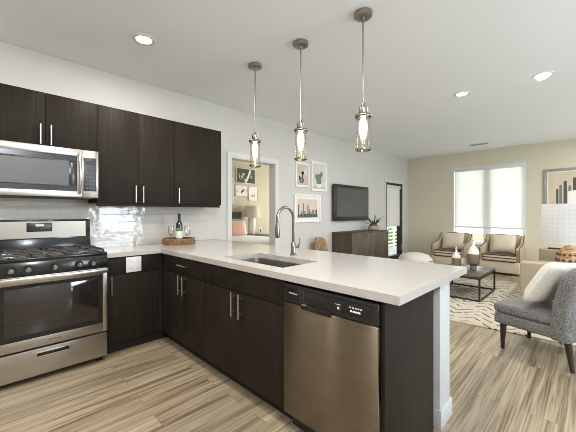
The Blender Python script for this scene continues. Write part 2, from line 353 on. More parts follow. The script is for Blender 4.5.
# ------------------------------------------------------------------ mesh builder
W = {}
class MB:
    def __init__(s, mat=None):
        s.bm = bmesh.new(); s.mats = []; s.i = 0
        s.T = Matrix.Identity(4)
        if mat: s.use(mat)
    def use(s, k):
        m = M[k] if isinstance(k, str) else k
        if m not in s.mats: s.mats.append(m)
        s.i = s.mats.index(m); return s
    def _add(s, t):
        for f in t.faces: f.material_index = s.i
        me = bpy.data.meshes.new('t'); t.to_mesh(me); t.free()
        me.transform(s.T)
        n0 = len(s.bm.faces); s.bm.from_mesh(me); bpy.data.meshes.remove(me)
        s.bm.faces.ensure_lookup_table()
        for f in s.bm.faces[n0:]: f.material_index = s.i
        return s
    def box(s, x0, x1, y0, y1, z0, z1, bev=0.0, seg=2):
        t = bmesh.new(); bmesh.ops.create_cube(t, size=1)
        for v in t.verts:
            v.co = Vector((x0+(v.co.x+.5)*(x1-x0), y0+(v.co.y+.5)*(y1-y0), z0+(v.co.z+.5)*(z1-z0)))
        if bev: bmesh.ops.bevel(t, geom=t.edges[:], offset=bev, segments=seg, affect='EDGES', profile=0.5)
        return s._add(t)
    def cyl(s, a, b, r0, r1=None, n=20):
        a = Vector(a); b = Vector(b); d = b-a; r1 = r0 if r1 is None else r1
        t = bmesh.new()
        bmesh.ops.create_cone(t, cap_ends=True, segments=n, radius1=r0, radius2=r1, depth=d.length)
        q = d.to_track_quat('Z', 'Y').to_matrix().to_4x4()
        bmesh.ops.transform(t, matrix=Matrix.Translation((a+b)/2) @ q, verts=t.verts)
        return s._add(t)
    def lathe(s, prof, c=(0, 0, 0), n=32):
        t = bmesh.new(); rings = []
        for r, z in prof:
            if r < 1e-5: rings.append([t.verts.new((c[0], c[1], c[2]+z))])
            else: rings.append([t.verts.new((c[0]+r*math.cos(2*PI*k/n), c[1]+r*math.sin(2*PI*k/n), c[2]+z)) for k in range(n)])
        for A, B in zip(rings, rings[1:]):
            for k in range(n):
                q = [A[k % len(A)], A[(k+1) % len(A)], B[(k+1) % len(B)], B[k % len(B)]]
                u = []
                for v in q:
                    if v not in u: u.append(v)
                if len(u) >= 3: t.faces.new(u)
        bmesh.ops.recalc_face_normals(t, faces=t.faces)
        return s._add(t)
    def tube(s, pts, r, n=10, r1=None):
        pts = [Vector(p) for p in pts]; t = bmesh.new(); rings = []
        up = None
        for i, p in enumerate(pts):
            d = (pts[min(i+1, len(pts)-1)] - pts[max(i-1, 0)]).normalized()
            if up is None:
                up = Vector((0, 0, 1)) if abs(d.z) < .9 else Vector((1, 0, 0))
            a = d.cross(up).normalized(); b = a.cross(d).normalized(); up = b
            rr = r if r1 is None else r+(r1-r)*i/(len(pts)-1)
            rings.append([t.verts.new(p+(a*math.cos(2*PI*k/n)+b*math.sin(2*PI*k/n))*rr) for k in range(n)])
        for A, B in zip(rings, rings[1:]):
            for k in range(n): t.faces.new((A[k], A[(k+1) % n], B[(k+1) % n], B[k]))
        t.faces.new(rings[0][::-1]); t.faces.new(rings[-1])
        bmesh.ops.recalc_face_normals(t, faces=t.faces)
        return s._add(t)
    def prism(s, poly, axis, a0, a1, bev=0.0):
        """poly in the two other axes (x,y,z order), extruded along axis from a0 to a1"""
        t = bmesh.new()
        def P(u, v, a):
            return {'x': (a, u, v), 'y': (u, a, v), 'z': (u, v, a)}[axis]
        A = [t.verts.new(P(u, v, a0)) for u, v in poly]; B = [t.verts.new(P(u, v, a1)) for u, v in poly]
        n = len(poly)
        t.faces.new(A); t.faces.new(B[::-1])
        for k in range(n): t.faces.new((A[k], B[k], B[(k+1) % n], A[(k+1) % n]))
        bmesh.ops.recalc_face_normals(t, faces=t.faces)
        if bev: bmesh.ops.bevel(t, geom=t.edges[:], offset=bev, segments=2, affect='EDGES', profile=0.5)
        return s._add(t)
    def face(s, pts):
        t = bmesh.new(); t.faces.new([t.verts.new(p) for p in pts]); return s._add(t)
    def ball(s, c, rx, ry=None, rz=None, n=16):
        t = bmesh.new(); bmesh.ops.create_uvsphere(t, u_segments=n, v_segments=max(6, n//2), radius=1)
        for v in t.verts: v.co = Vector((c[0]+v.co.x*rx, c[1]+v.co.y*(ry or rx), c[2]+v.co.z*(rz or rx)))
        return s._add(t)
    def cushion(s, w, h, d, mat=None, n=14, pinch=0.035):
        """soft square cushion in the local xz plane, thickness along y, through matrix mat"""
        t = bmesh.new(); L = []
        for side in (1, -1):
            g = []
            for i in range(n+1):
                row = []
                for j in range(n+1):
                    u = i/n*2-1; v = j/n*2-1
                    px = u*(1-pinch*(1-v*v))*w/2 if True else 0
                    pz = v*(1-pinch*(1-u*u))*h/2
                    th = d/2*(max(0, (1-u**4)*(1-v**4)))**0.62
                    row.append(t.verts.new((px, side*th, pz)))
                g.append(row)
            for i in range(n):
                for j in range(n):
                    q = (g[i][j], g[i+1][j], g[i+1][j+1], g[i][j+1])
                    t.faces.new(q if side < 0 else q[::-1])
        bmesh.ops.remove_doubles(t, verts=t.verts, dist=1e-4)
        bmesh.ops.recalc_face_normals(t, faces=t.faces)
        if mat is not None: bmesh.ops.transform(t, matrix=mat, verts=t.verts)
        return s._add(t)
    def build(s, name, parent=None, local=False, loc=None, smooth=38, structure=False):
        me = bpy.data.meshes.new(name)
        if parent is not None and not local: s.bm.transform(W[parent].inverted())
        if parent is None and loc is not None and not local: s.bm.transform(Matrix.Translation(-Vector(loc)))
        s.bm.to_mesh(me); s.bm.free()
        for m in s.mats: me.materials.append(m)
        for p in me.polygons: p.use_smooth = True
        me.set_sharp_from_angle(angle=math.radians(smooth))
        o = bpy.data.objects.new(name, me); COL.objects.link(o)
        if parent is not None: o.parent = parent; W[o] = W[parent].copy()
        else:
            if loc is not None: o.location = loc
            W[o] = Matrix.Translation(loc or (0, 0, 0))
        if structure: o['kind'] = 'structure'
        return o
def tag(o, label, cat, group=None, kind=None):
    o['label'] = label; o['category'] = cat
    if group: o['group'] = group
    if kind: o['kind'] = kind
    return o
def thing(name, label, cat, loc=(0, 0, 0), rz=0.0, group=None):
    o = bpy.data.objects.new(name, None); COL.objects.link(o)
    o.empty_display_size = 0.1
    o.location = loc; o.rotation_euler = (0, 0, rz)
    W[o] = Matrix.Translation(loc) @ Matrix.Rotation(rz, 4, 'Z')
    return tag(o, label, cat, group)
def dup(root, loc, rz=None, label=None):
    r = root.copy(); COL.objects.link(r); r.location = loc
    if rz is not None: r.rotation_euler = (0, 0, rz)
    if label: r['label'] = label
    def rec(src, dst):
        for ch in list(src.children):
            c = ch.copy(); COL.objects.link(c); c.parent = dst; rec(ch, c)
    rec(root, r)
    return r
def text(txt, size, mat, name, parent, origin, right, up, label=None):
    cu = bpy.data.curves.new('txt', 'FONT'); cu.body = txt; cu.size = size; cu.align_x = 'CENTER'; cu.extrude = 0.0003
    o = bpy.data.objects.new('txt', cu); COL.objects.link(o)
    dg = bpy.context.evaluated_depsgraph_get()
    me = bpy.data.meshes.new_from_object(o.evaluated_get(dg))
    bpy.data.objects.remove(o)
    r = Vector(right).normalized(); u = Vector(up).normalized(); n = r.cross(u)
    mt = Matrix((r, u, n)).transposed().to_4x4(); mt.translation = Vector(origin)
    me.transform(W[parent].inverted() @ mt)
    me.materials.clear(); me.materials.append(M[mat])
    q = bpy.data.objects.new(name, me); COL.objects.link(q); q.parent = parent; W[q] = W[parent].copy()
    if label: q['label'] = label
    return q

# ================================================================== the room
b = MB('floor'); b.box(XL, XR, YF, 0.0, -0.12, 0); b.box(2.512, 3.372, 0, 0.13, -0.12, 0); b.box(7.11, 8.06, 0, .16, -.12, 0); b.build('floor', structure=True)
b = MB('ceiling'); b.box(XL-.15, XR+.15, YF-.15, 0.0, H, H+0.12); b.build('ceiling', structure=True)
# long wall: bedroom doorway 2.512-3.372, balcony door 7.11-8.06
b = MB('paint')
b.box(XL-.15, 2.512, 0, .13, 0, H+.12); b.box(2.512, 3.372, 0, .13, 2.065, H+.12); b.box(3.372, 7.11, 0, .13, 0, H+.12)
b.box(7.11, 8.06, 0, .16, 2.045, H+.12); b.box(8.06, XR+.15, 0, .13, 0, H+.12)
b.build('wall_back', structure=True)
WY0, WY1, WZ0, WZ1 = -2.625, -1.151, 0.50, 2.385
b = MB('wallfar')
b.box(XR, XR+.15, WY1, 0.0, 0, H); b.box(XR, XR+.15, YF-.15, WY0, 0, H)
b.box(XR, XR+.15, WY0, WY1, 0, WZ0); b.box(XR, XR+.15, WY0, WY1, WZ1, H)
b.build('wall_right', structure=True)
b = MB('paint'); b.box(XL-.15, XL, YF-.15, 0, 0, H); b.build('wall_left', structure=True)
b = MB('paint')
xs = [XL-.15]
for wx in WINX: xs += [wx-WH, wx+WH]
xs.append(XR+.15)
for k in range(0, len(xs), 2): b.box(xs[k], xs[k+1], YF-.15, YF, 0, H)
for wx in WINX: b.box(wx-WH, wx+WH, YF-.15, YF, 0, .65); b.box(wx-WH, wx+WH, YF-.15, YF, 2.25, H)
b.build('wall_front', structure=True)
k = 2
for wx in WINX:
    f = MB('trimwhite')
    f.box(wx-WH, wx-WH+.06, YF-.1, YF-.03, .65, 2.25); f.box(wx+WH-.06, wx+WH, YF-.1, YF-.03, .65, 2.25)
    f.box(wx-WH+.06, wx+WH-.06, YF-.1, YF-.03, .65, .71); f.box(wx-WH+.06, wx+WH-.06, YF-.1, YF-.03, 2.19, 2.25); f.box(wx-.03, wx+.03, YF-.1, YF-.03, .71, 2.19)
    o = f.build('window_%d' % k, structure=True)
    g = MB('pane'); g.box(wx-WH+.06, wx+WH-.06, YF-.07, YF-.064, .71, 2.19); g.build('glass_pane', o)
    k += 1
# far window
f = MB('trimwhite')
fx0, fx1 = XR-.004, XR+.12
f.box(fx0, fx1, WY0, WY0+.035, WZ0+.03, WZ1-.045); f.box(fx0, fx1, WY1-.035, WY1, WZ0+.03, WZ1-.045)
f.box(fx0, fx1, WY0, WY1, WZ1-.045, WZ1); f.box(fx0-.02, fx1, WY0, WY1, WZ0, WZ0+.03)
f.box(XR+.05, fx1-.002, -1.925, -1.845, WZ0+.03, WZ1-.045)
for a, c in ((WY0+.035, -1.925), (-1.845, WY1-.035)):
    f.box(XR+.06, fx1-.004, a, a+.04, WZ0+.03, WZ1-.045); f.box(XR+.06, fx1-.004, c-.04, c, WZ0+.03, WZ1-.045); f.box(XR+.06, fx1-.004, a+.04, c-.04, WZ0+.03, WZ0+.07)
o = f.build('window_1', structure=True)
g = MB('pane'); g.box(XR+.085, XR+.09, WY0+.04, WY1-.04, WZ0+.05, WZ1-.05); g.build('glass_pane', o)
# bedroom door casing
f = MB('trimwhite')
for x0, x1 in ((2.442, 2.512), (3.372, 3.442)):
    f.box(x0, x1, -.018, 0, 0, 2.0598)
f.box(2.442, 3.442, -.018, 0, 2.06, 2.13)
f.box(2.512, 2.524, -.005, .135, 0, 2.06); f.box(3.360, 3.372, -.005, .135, 0, 2.06); f.box(2.512, 3.372, -.005, .135, 2.048, 2.065)
f.use('bnick').box(2.5235, 2.5255, .03, .06, .93, 1.02)
f.build('door_1', structure=True)
# balcony door
f = MB('trimwhite')
f.box(7.055, 7.115, -.018, 0, 0, 2.035); f.box(8.055, 8.115, -.018, 0, 0, 2.035); f.box(7.055, 8.115, -.018, 0, 2.035, 2.095)
f.use('bronze')
f.box(7.11, 7.19, .0, .12, 0, 2.045); f.box(7.98, 8.06, .0, .12, 0, 2.045); f.box(7.11, 8.06, .0, .12, 1.985, 2.045); f.box(7.11, 8.06, .0, .12, 0, .16)
o = f.build('door_2', structure=True)
g = MB('pane'); g.box(7.19, 7.98, .06, .066, .16, 1.985); g.build('glass_pane', o)
g = MB('bnick'); g.box(8.0, 8.02, -.03, .0, .30, .42, .004); g.build('door_handle', o)
# skirting
f = MB('trimwhite')
f.box(3.442, 7.055, -.013, 0, 0, .105, .003); f.box(8.115, XR, -.013, 0, 0, .105, .003); f.box(2.13, 2.442, -.013, 0, 0, .105, .003)
f.build('baseboard_back', structure=True)
f = MB('trimwhite'); f.box(XR-.013, XR, YF, 0, 0, .105, .003); f.build('baseboard_right', structure=True)
# backsplash
b = MB('tile'); b.box(-1.4, 2.145, -.009, 0, .90, 1.372); b.build('wall_backsplash', structure=True)
# half wall behind the peninsula cabinets
b = MB('endpaint'); b.box(1.905, 2.08, -3.0, -.0, 0, .874, .003); b.build('wall_peninsula', structure=True)
f = MB('endpaint')
f.prism([(1.905, -3.0), (1.905, -2.93), (1.893, -2.93), (1.893, -3.012), (2.092, -3.012), (2.092, -.014), (2.08, -.014), (2.08, -3.0)], 'z', 0, .108, .002)
f.build('baseboard_peninsula', structure=True)
# bedroom shell
b = MB('bedpaint')
b.box(1.85, 7.0, 3.0, 3.1, 0, H); b.box(6.9, 7.0, .13, .7, 0, H); b.box(6.9, 7.0, 2.3, 3.0, 0, H); b.box(6.9, 7.0, .7, 2.3, 0, .7); b.box(6.9, 7.0, .7, 2.3, 2.1, H); b.box(1.9, 2.0, .13, 3.0, 0, H)
b.build('wall_bedroom', structure=True)
b = MB('floor'); b.box(1.9, 7.0, .13, 3.0, -.1, 0); b.build('floor_bedroom', structure=True)
b = MB('ceiling'); b.box(1.9, 7.0, .13, 3.1, H, H+.1); b.build('ceiling_bedroom', structure=True)

# ================================================================== kitchen helpers
def bar_pull(parent, p, axis, length, out):
    """bar handle centred at p (on the door face), axis 'z' or 'y'; out = unit vector away from the door"""
    p = Vector(p); o = Vector(out)*.032
    ax = Vector({'z': (0, 0, 1), 'y': (0, 1, 0), 'x': (1, 0, 0)}[axis])
    h = MB('bnick')
    h.cyl(p+o-ax*length/2, p+o+ax*length/2, .0062, n=12)
    for s in (-1, 1): h.cyl(p+ax*s*length*.32, p+o+ax*s*length*.32, .0048, n=10)
    return h.build('handle', parent)
G = .0018   # reveal gap
# upper cabinets
UZ1 = 2.284
def upper(x0, x1, z0, doors, label, pulls, rail=True, group='dark upper wall cabinets'):
    t = thing('wall_cabinet', label, 'cabinet', ((x0+x1)/2, -.01, z0), group=group)
    c = MB('cab'); c.box(x0+.0005, x1-.0005, -.329, -.011, z0, UZ1)
    c.use('cabin').box(x0+.002, x1-.002, -.3305, -.328, z0+.002, UZ1-.002); c.build('body', t)
    if rail:
        r = MB('cab'); r.box(x0+.0005, x1-.012, -.335, -.315, z0-.030, z0+.0); r.build('light_rail', t)
    n = len(pulls); wd = (x1-x0)/n
    for k in range(n):
        d = MB('cab'); d.box(x0+k*wd+G, x0+(k+1)*wd-G, -.350, -.331, z0+G, UZ1, .0012); dd = d.build('door', t)
        bar_pull(dd, (pulls[k], -.350, z0+.095), 'z', .17, (0, -1, 0))
    return t
upper(.011, .773, 1.832, 2, 'short dark wood cabinet with two doors above the microwave', [.392-.035, .392+.035], rail=False)
upper(.773, 1.520, 1.362, 2, 'tall two-door dark wall cabinet between the microwave cabinet and the one-door cabinet', [1.107, 1.180])
upper(1.520, 2.124, 1.362, 1, 'single-door dark wall cabinet at the right end, above the wine tray', [1.560])

# microwave
t = thing('microwave', 'stainless over-the-range microwave with black window, mounted above the stove', 'microwave', (.392, -.2, 1.40))
c = MB('mwblack'); c.box(.013, .769, -.385, -.012, 1.402, 1.829); c.build('body', t)
c = MB('steel')   # door frame
c.box(.013, .640, -.412, -.386, 1.768, 1.828, .003); c.box(.013, .640, -.412, -.386, 1.405, 1.458, .003)
c.box(.013, .045, -.412, -.386, 1.458, 1.768); c.box(.606, .640, -.412, -.386, 1.458, 1.768)
d = c.build('door', t)
c = MB('mwblack'); c.box(.045, .606, -.406, -.386, 1.458, 1.768)
c.build('door_panel', d)
c = MB('mwblack')
for a in ((.06, .59, 1.715, 1.727), (.06, .59, 1.500, 1.508), (.06, .07, 1.508, 1.715), (.545, .59, 1.508, 1.715)): c.box(a[0], a[1], -.410, -.405, a[2], a[3], .001)
c.use('mwglass').box(.07, .545, -.408, -.404, 1.508, 1.715); c.build('window', d)
c = MB('bnick')
pts = [(.622, -.412-.045*math.sin(PI*k/14)**.6, 1.435+k/14*.36) for k in range(15)]
c.tube(pts, .011, 12); c.build('handle', d)
c = MB('steel'); c.box(.642, .769, -.412, -.386, 1.405, 1.828, .003); cp = c.build('control_panel', t)
c = MB('ctlgrey'); c.box(.652, .752, -.415, -.4115, 1.462, 1.762, .001); c.build('keypad', cp)
for r in range(6):
    for q in range(3): c = MB('btn'); c.box(.668+q*.026, .686+q*.026, -.4158, -.4148, 1.485+r*.033, 1.499+r*.033); c.build('button', cp)
c = MB('blackp'); c.box(.668, .738, -.4158, -.4148, 1.70, 1.735); c.build('display', cp)
c = MB('vent'); c.box(.04, .74, -.36, -.06, 1.396, 1.403); c.build('grease_filter', t)

# range
t = thing('gas_range', 'stainless gas range with black cooktop and oven window left of the cabinets', 'stove', (.391, -.35, 0))
c = MB('black'); c.box(.014, .770, -.636, -.02, .05, .905); c.build('body', t)
c = MB('steel'); c.box(.014, .770, -.685, -.637, .048, .248, .004); dr = c.build('drawer', t)
c = MB('bnick'); c.box(.292, .508, -.6875, -.6845, .184, .222, .003); c.use('black').box(.300, .500, -.689, -.686, .190, .214, .0008); c.build('handle', dr)
c = MB('steel')
c.box(.014, .075, -.690, -.637, .262, .800, .003); c.box(.735, .770, -.690, -.637, .262, .800, .003)
c.box(.075, .735, -.690, -.637, .262, .335, .003); c.box(.075, .735, -.690, -.637, .742, .800, .003)
od = c.build('oven_door', t)
c = MB('black'); c.box(.074, .736, -.6875, -.640, .334, .743); c.use('ovenglass').box(.118, .700, -.690, -.686, .372, .715, .001); c.build('window', od)
c = MB('bnick')
c.box(.020, .764, -.742, -.722, .766, .800, .008); c.box(.045, .075, -.728, -.688, .772, .794); c.box(.710, .740, -.728, -.688, .772, .794)
c.build('handle', od)
text('Whirlpool', .019, 'mwblack', 'logo', od, (.405, -.6905, .295), (1, 0, 0), (0, 0, 1))
c = MB('black'); c.prism([(-.636, .805), (-.695, .808), (-.680, .905), (-.636, .918)], 'x', .012, .772, .003); cp = c.build('control_panel', t)
for kx in (.155, .251, .407, .566, .661):
    c = MB('blackp'); c.cyl((kx, -.684, .856), (kx, -.704, .852), .027, .025, 20)
    c.use('dnick').cyl((kx, -.704, .852), (kx, -.722, .849), .019, .017, 20); c.box(kx-.004, kx+.004, -.729, -.705, .836, .866, .001)
    c.build('knob', cp)
c = MB('black'); c.box(.010, .774, -.672, -.10, .905, .932, .006); c.build('cooktop', t)
c = MB('black')
c.prism([(-.135, .92), (-.105, 1.03), (-.100, 1.206), (-.03, 1.206), (-.03, .92)], 'x', .012, .772, .006)
bgd = c.build('backguard', t)
c = MB('steelpanel'); c.prism([(-.1065, 1.042), (-.1025, 1.188), (-.1005, 1.188), (-.1045, 1.042)], 'x', -.0, .732); c.build('backguard_panel', bgd)
c = MB('blackp'); c.box(.290, .470, -.112, -.103, 1.098, 1.178, .002)
c.use('btn')
for r in range(2):
    for q in range(6): c.box(.305+q*.026, .321+q*.026, -.1128, -.1118, 1.108+r*.016, 1.116+r*.016)
c.use('bnick').box(.35, .41, -.1128, -.1118, 1.145, 1.165)
c.build('display', bgd)
bx = [(.155, -.50), (.155, -.24), (.391, -.37), (.63, -.50), (.63, -.24)]
for (x, y) in bx:
    c = MB('bnick'); c.cyl((x, y, .930), (x, y, .938), .052, .048, 24); c.use('iron').cyl((x, y, .938), (x, y, .950), .036, .030, 24); c.build('burner', t)
for x0, x1 in ((.025, .268), (.276, .506), (.514, .758)):
    c = MB('iron'); y0, y1 = -.640, -.125; zz = .958
    for x in (x0, x1-.014): c.box(x, x+.014, y0, y1, zz-.012, zz, .003)
    for y in (y0, (y0+y1)/2-.007, y1-.014): c.box(x0, x1, y, y+.014, zz-.012, zz, .003)
    xm = (x0+x1)/2
    for ym in ((y0*3+y1)/4, (y0+y1*3)/4):
        c.box(xm-.006, xm+.006, ym-.115, ym-.03, zz-.012, zz, .002); c.box(xm-.006, xm+.006, ym+.03, ym+.115, zz-.012, zz, .002)
        c.box(x0, xm-.03, ym-.006, ym+.006, zz-.012, zz, .002); c.box(xm+.03, x1, ym-.006, ym+.006, zz-.012, zz, .002)
    for x in (x0, x1-.014):
        for y in (y0, y1-.014): c.box(x, x+.014, y, y+.014, .930, zz-.008)
    c.build('grate', t)
for x in (.06, .725):
    for y in (-.61, -.08):
        c = MB('blackp'); c.cyl((x, y, 0), (x, y, .02), .022, n=16); c.cyl((x, y, .02), (x, y, .052), .012, n=12); c.build('foot', t)

# base cabinet on the wall run
BZ = .872
t = thing('base_cabinet', 'dark base cabinet with one tall door and outlet, right of the stove', 'cabinet', (1.02, -.3, 0), group='dark base cabinets')
c = MB('cab'); c.box(.780, 1.30, -.600, -.02, .10, BZ); c.use('cabin').box(.782, 1.30, -.602, -.599, .102, BZ-.002); c.build('body', t)
c = MB('cabin'); c.box(.780, 1.345, -.553, -.535, 0, .10); c.build('toe_kick', t)
c = MB('cab'); c.box(.790, 1.235, -.622, -.603, .715, BZ-.004, .0012); df = c.build('drawer_front', t)
c = MB('plate'); c.box(.938, 1.070, -.628, -.622, .722, .862, .002)
c.use('slot')
for x in (.962, 1.022):
    for z in (.755, .815): c.box(x, x+.028, -.6286, -.6276, z, z+.026, .0002)
c.use('plate')
for x in (.964, 1.024):
    for z in (.757, .817): c.box(x, x+.024, -.6290, -.6282, z, z+.022, .0002)
o = c.build('outlet', df); o['label'] = 'white plastic outlet plate'
c = MB('cab'); c.box(.790, 1.235, -.622, -.603, .102, .711, .0012); d = c.build('door', t)
bar_pull(d, (.815, -.622, .622), 'z', .17, (0, -1, 0))
c = MB('cab'); c.box(1.238, 1.268, -.622, -.603, .10, BZ-.004); c.build('filler', t)

# peninsula cabinets (fronts face -x)
FX = 1.272
def penin(y1, y0, label, pull_y, drawer_pull):
    t = thing('base_cabinet', label, 'cabinet', (1.6, (y0+y1)/2, 0), group='dark base cabinets')
    c = MB('cab'); c.box(FX+.021, 1.88, y0+.0005, y1-.0005, .10, BZ) if drawer_pull is not None else [c.box(FX+.021, 1.88, y0+.0005, y1-.0005, .10, .60), c.box(FX+.021, FX+.04, y0+.0005, y1-.0005, .60, BZ), c.box(1.86, 1.88, y0+.0005, y1-.0005, .60, BZ), c.box(FX+.04, 1.86, y0+.0005, y0+.018, .60, BZ), c.box(FX+.04, 1.86, y1-.018, y1-.0005, .60, BZ)]
    c.use('cabin').box(FX+.019, FX+.0215, y0+.002, y1-.002, .102, BZ-.002); c.build('body', t)
    c = MB('cabin'); c.box(FX+.075, FX+.093, y0+.0005, y1-.0005, 0, .10); c.build('toe_kick', t)
    c = MB('cab'); c.box(FX, FX+.018, y0+G, y1-G, .715, BZ-.004, .0012); dr = c.build('drawer_front', t)
    if drawer_pull is not None: bar_pull(dr, (FX, drawer_pull, .800), 'y', .17, (-1, 0, 0))
    ym = (y0+y1)/2
    for a, bq, py in ((ym, y1, pull_y[0]), (y0, ym, pull_y[1])):
        c = MB('cab'); c.box(FX, FX+.018, a+G, bq-G, .102, .711, .0012); d = c.build('door', t)
        bar_pull(d, (FX, py, .625), 'z', .17, (-1, 0, 0))
    return t
t = thing('corner_filler', 'narrow dark filler strip in the inside corner of the base cabinets', 'filler strip', (1.29, -.67, 0))
c = MB('cab'); c.box(FX+.002, FX+.018, -.712, -.626, .102, BZ-.004); c.use('cabin').box(FX+.075, FX+.093, -.712, -.555, 0, .10)
c.box(FX+.018, FX+.093, -.712, -.626, .09, .103); c.build('strip', t)
penin(-.714, -1.404, 'dark base cabinet with a drawer and two doors beside the inside corner', (-1.022, -1.100), -1.080)
penin(-1.404, -2.350, 'wide dark sink base cabinet with two doors left of the dishwasher', (-1.838, -1.922), None)

# dishwasher
t = thing('dishwasher', 'stainless dishwasher with black control panel built into the peninsula', 'dishwasher', (1.55, -2.657, 0))
c = MB('blackp'); c.box(1.30, 1.86, -2.958, -2.355, .10, .866); c.build('body', t)
c = MB('steelv'); c.box(1.248, 1.298, -2.957, -2.357, .112, .752, .004); d = c.build('door', t)
c = MB('blackp'); c.box(1.252, 1.298, -2.957, -2.357, .756, .858, .004)
c.box(1.246, 1.256, -2.950, -2.364, .842, .856, .002); cp = c.build('control_panel', t)
c = MB('black'); c.box(1.2495, 1.253, -2.925, -2.385, .775, .838, .001); c.build('console', cp)
c = MB('black'); c.box(1.2455, 1.2525, -2.70, -2.495, .737, .766, .001)
c.use('bnick').box(1.243, 1.249, -2.535, -2.500, .760, .767, .001)
hd = c.build('handle', cp)
c = MB('btn')
for y in (-2.487, -2.512): c.box(1.2488, 1.2497, y-.0012, y+.0012, .775, .838)
c.build('trim_lines', cp)
def btn(y0, y1, z0, z1): c = MB('white'); c.box(1.2488, 1.2496, y0, y1, z0, z1); c.build('button', cp)
for q in range(5): btn(-2.816-q*.015, -2.807-q*.015, .812, .818)
btn(-2.755, -2.722, .812, .815)
for q in range(4): btn(-2.822-q*.015, -2.810-q*.015, .793, .802)
btn(-2.748, -2.735, .790, .802)
text('Whirlpool', .016, 'white', 'logo', cp, (1.2492, -2.432, .806), (0, -1, 0), (0, 0, 1))
c = MB('blackp'); c.box(1.325, 1.34, -2.957, -2.357, 0, .108); c.build('toe_panel', t)
# end panel
t = tag(MB('cab').box(FX-.004, 1.852, -2.982, -2.962, 0, BZ, .001).build('cabinet_end_panel', loc=(1.56, -2.972, 0)), 'tall dark wood panel closing the end of the peninsula', 'cabinet panel')

# worktop with sink cut-out
SX0, SX1, SY0, SY1 = 1.372, 1.735, -2.222, -1.53
c = MB('quartz'); z0, z1 = .8745, .914
c.box(.779, 2.236, -.648, -.0095, z0, z1)
c.box(1.247, SX0, -3.057, -.648, z0, z1); c.box(SX1, 2.236, -3.057, -.648, z0, z1)
c.box(SX0, SX1, -3.057, SY0, z0, z1); c.box(SX0, SX1, SY1, -.648, z0, z1)
tag(c.build('countertop', loc=(1.5, -1.5, .8745)), 'cream quartz worktop running along the wall and over the peninsula', 'countertop')
# sink
t = thing('sink', 'undermount stainless sink set into the peninsula worktop', 'sink', ((SX0+SX1)/2, (SY0+SY1)/2, .66))
def rrect(x0, x1, y0, y1, r, n=6):
    P = []
    for cx, cy, a0 in ((x1-r, y1-r, 0), (x0+r, y1-r, 90), (x0+r, y0+r, 180), (x1-r, y0+r, 270)):
        for k in range(n+1):
            a = math.radians(a0+90*k/n); P.append((cx+r*math.cos(a), cy+r*math.sin(a)))
    return P
bm_ = MB('sinksteel')
rings = []
for inset, z, r in ((-.02, .8742, .05), (0.002, .8742, .045), (.004, .866, .045), (.012, .69, .05), (.03, .672, .06), (.10, .668, .05)):
    rings.append([(x, y, z) for x, y in rrect(SX0+inset, SX1-inset, SY0+inset, SY1-inset, r)])
for A, B_ in zip(rings, rings[1:]):
    n = len(A)
    for k in range(n): bm_.face([A[k], A[(k+1) % n], B_[(k+1) % n], B_[k]])
bm_.face(rings[-1])
bmesh.ops.remove_doubles(bm_.bm, verts=bm_.bm.verts, dist=1e-5)
bm_.build('basin', t)
c = MB('bnick'); c.lathe([(.0, .669), (.03, .669), (.045, .673), (.048, .670)], (1.62, -1.9, .0015), 24); c.build('drain', t)
# faucet
t = thing('faucet', 'tall brushed nickel gooseneck faucet behind the sink', 'faucet', (1.85, -1.86, .914))
fx, fy = 1.848, -1.862
c = MB('fnick'); c.lathe([(0, 0), (.03, 0), (.03, .008), (.022, .016), (.020, .10), (.0135, .11), (0, .11)], (fx, fy, .914), 24); c.build('base', t)
R_ = .092
pts = [(fx, fy, 1.02+k*.05) for k in range(5)]
pts += [(fx-R_+R_*math.cos(a), fy, 1.22+R_*math.sin(a)) for a in [PI*k/16 for k in range(17)]]
pts += [(fx-2*R_, fy, 1.20), (fx-2*R_, fy, 1.175)]
c = MB('fnick'); c.tube(pts, .0125, 14); c.build('neck', t)
c = MB('fnick'); c.lathe([(0, 0), (.015, 0), (.019, .01), (.020, .06), (.0155, .105), (.0135, .115), (0, .115)], (fx-2*R_, fy, 1.068), 20); c.build('spray_head', t)
c = MB('fnick'); c.cyl((fx, fy, .985), (fx+.012, fy-.045, .985), .012, n=14); c.tube([(fx+.012, fy-.047, .98), (fx+.016, fy-.054, 1.02), (fx+.014, fy-.058, 1.06)], .0075, 10, .005); c.build('lever', t)

# tray, bottle, glasses
t = thing('round_tray', 'round wooden tray on the corner of the worktop under wine bottle', 'tray', (1.60, -.295, .914))
c = MB('traywood'); c.lathe([(0, 0), (.172, 0), (.176, .006), (.176, .062), (.172, .066), (.164, .066), (.160, .060), (.160, .014), (0, .014)], (1.60, -.295, .914), 40); c.build('body', t)
for s in (-1, 1):
    c = MB('blkmetal')
    a = math.radians(45); pc = Vector((1.60, -.295, .95)); u = Vector((math.cos(a), -math.sin(a), 0))*s*.176; v = Vector((math.sin(a), math.cos(a), 0))
    c.tube([pc+u-v*.04, pc+u*1.06-v*.035, pc+u*1.06+v*.035, pc+u+v*.04], .004, 8); c.build('handle', t)
t = thing('wine_bottle', 'dark green wine bottle with white label standing on the round tray', 'bottle', (1.600, -.30, .929))
c = MB('bottle'); c.lathe([(0, .006), (.03, 0), (.037, .004), (.0375, .19), (.034, .215), (.018, .245), (.0145, .26), (.0145, .318), (.0165, .32), (.0165, .328), (0, .328)], (1.600, -.30, .929), 28); c.build('body', t)
c = MB('foil'); c.lathe([(.0152, .262), (.0155, .316), (.0172, .319), (.0172, .33), (0, .331)], (1.600, -.30, .929), 24); c.build('foil_cap', t)
c = MB('label'); c.lathe([(.0379, .05), (.0381, .052), (.0381, .128), (.0379, .13)], (1.600, -.30, .929), 28)
c.use('labelg').lathe([(.0379, .135), (.0381, .137), (.0381, .165), (.0379, .167)], (1.600, -.30, .929), 28); c.build('label', t)
first = None
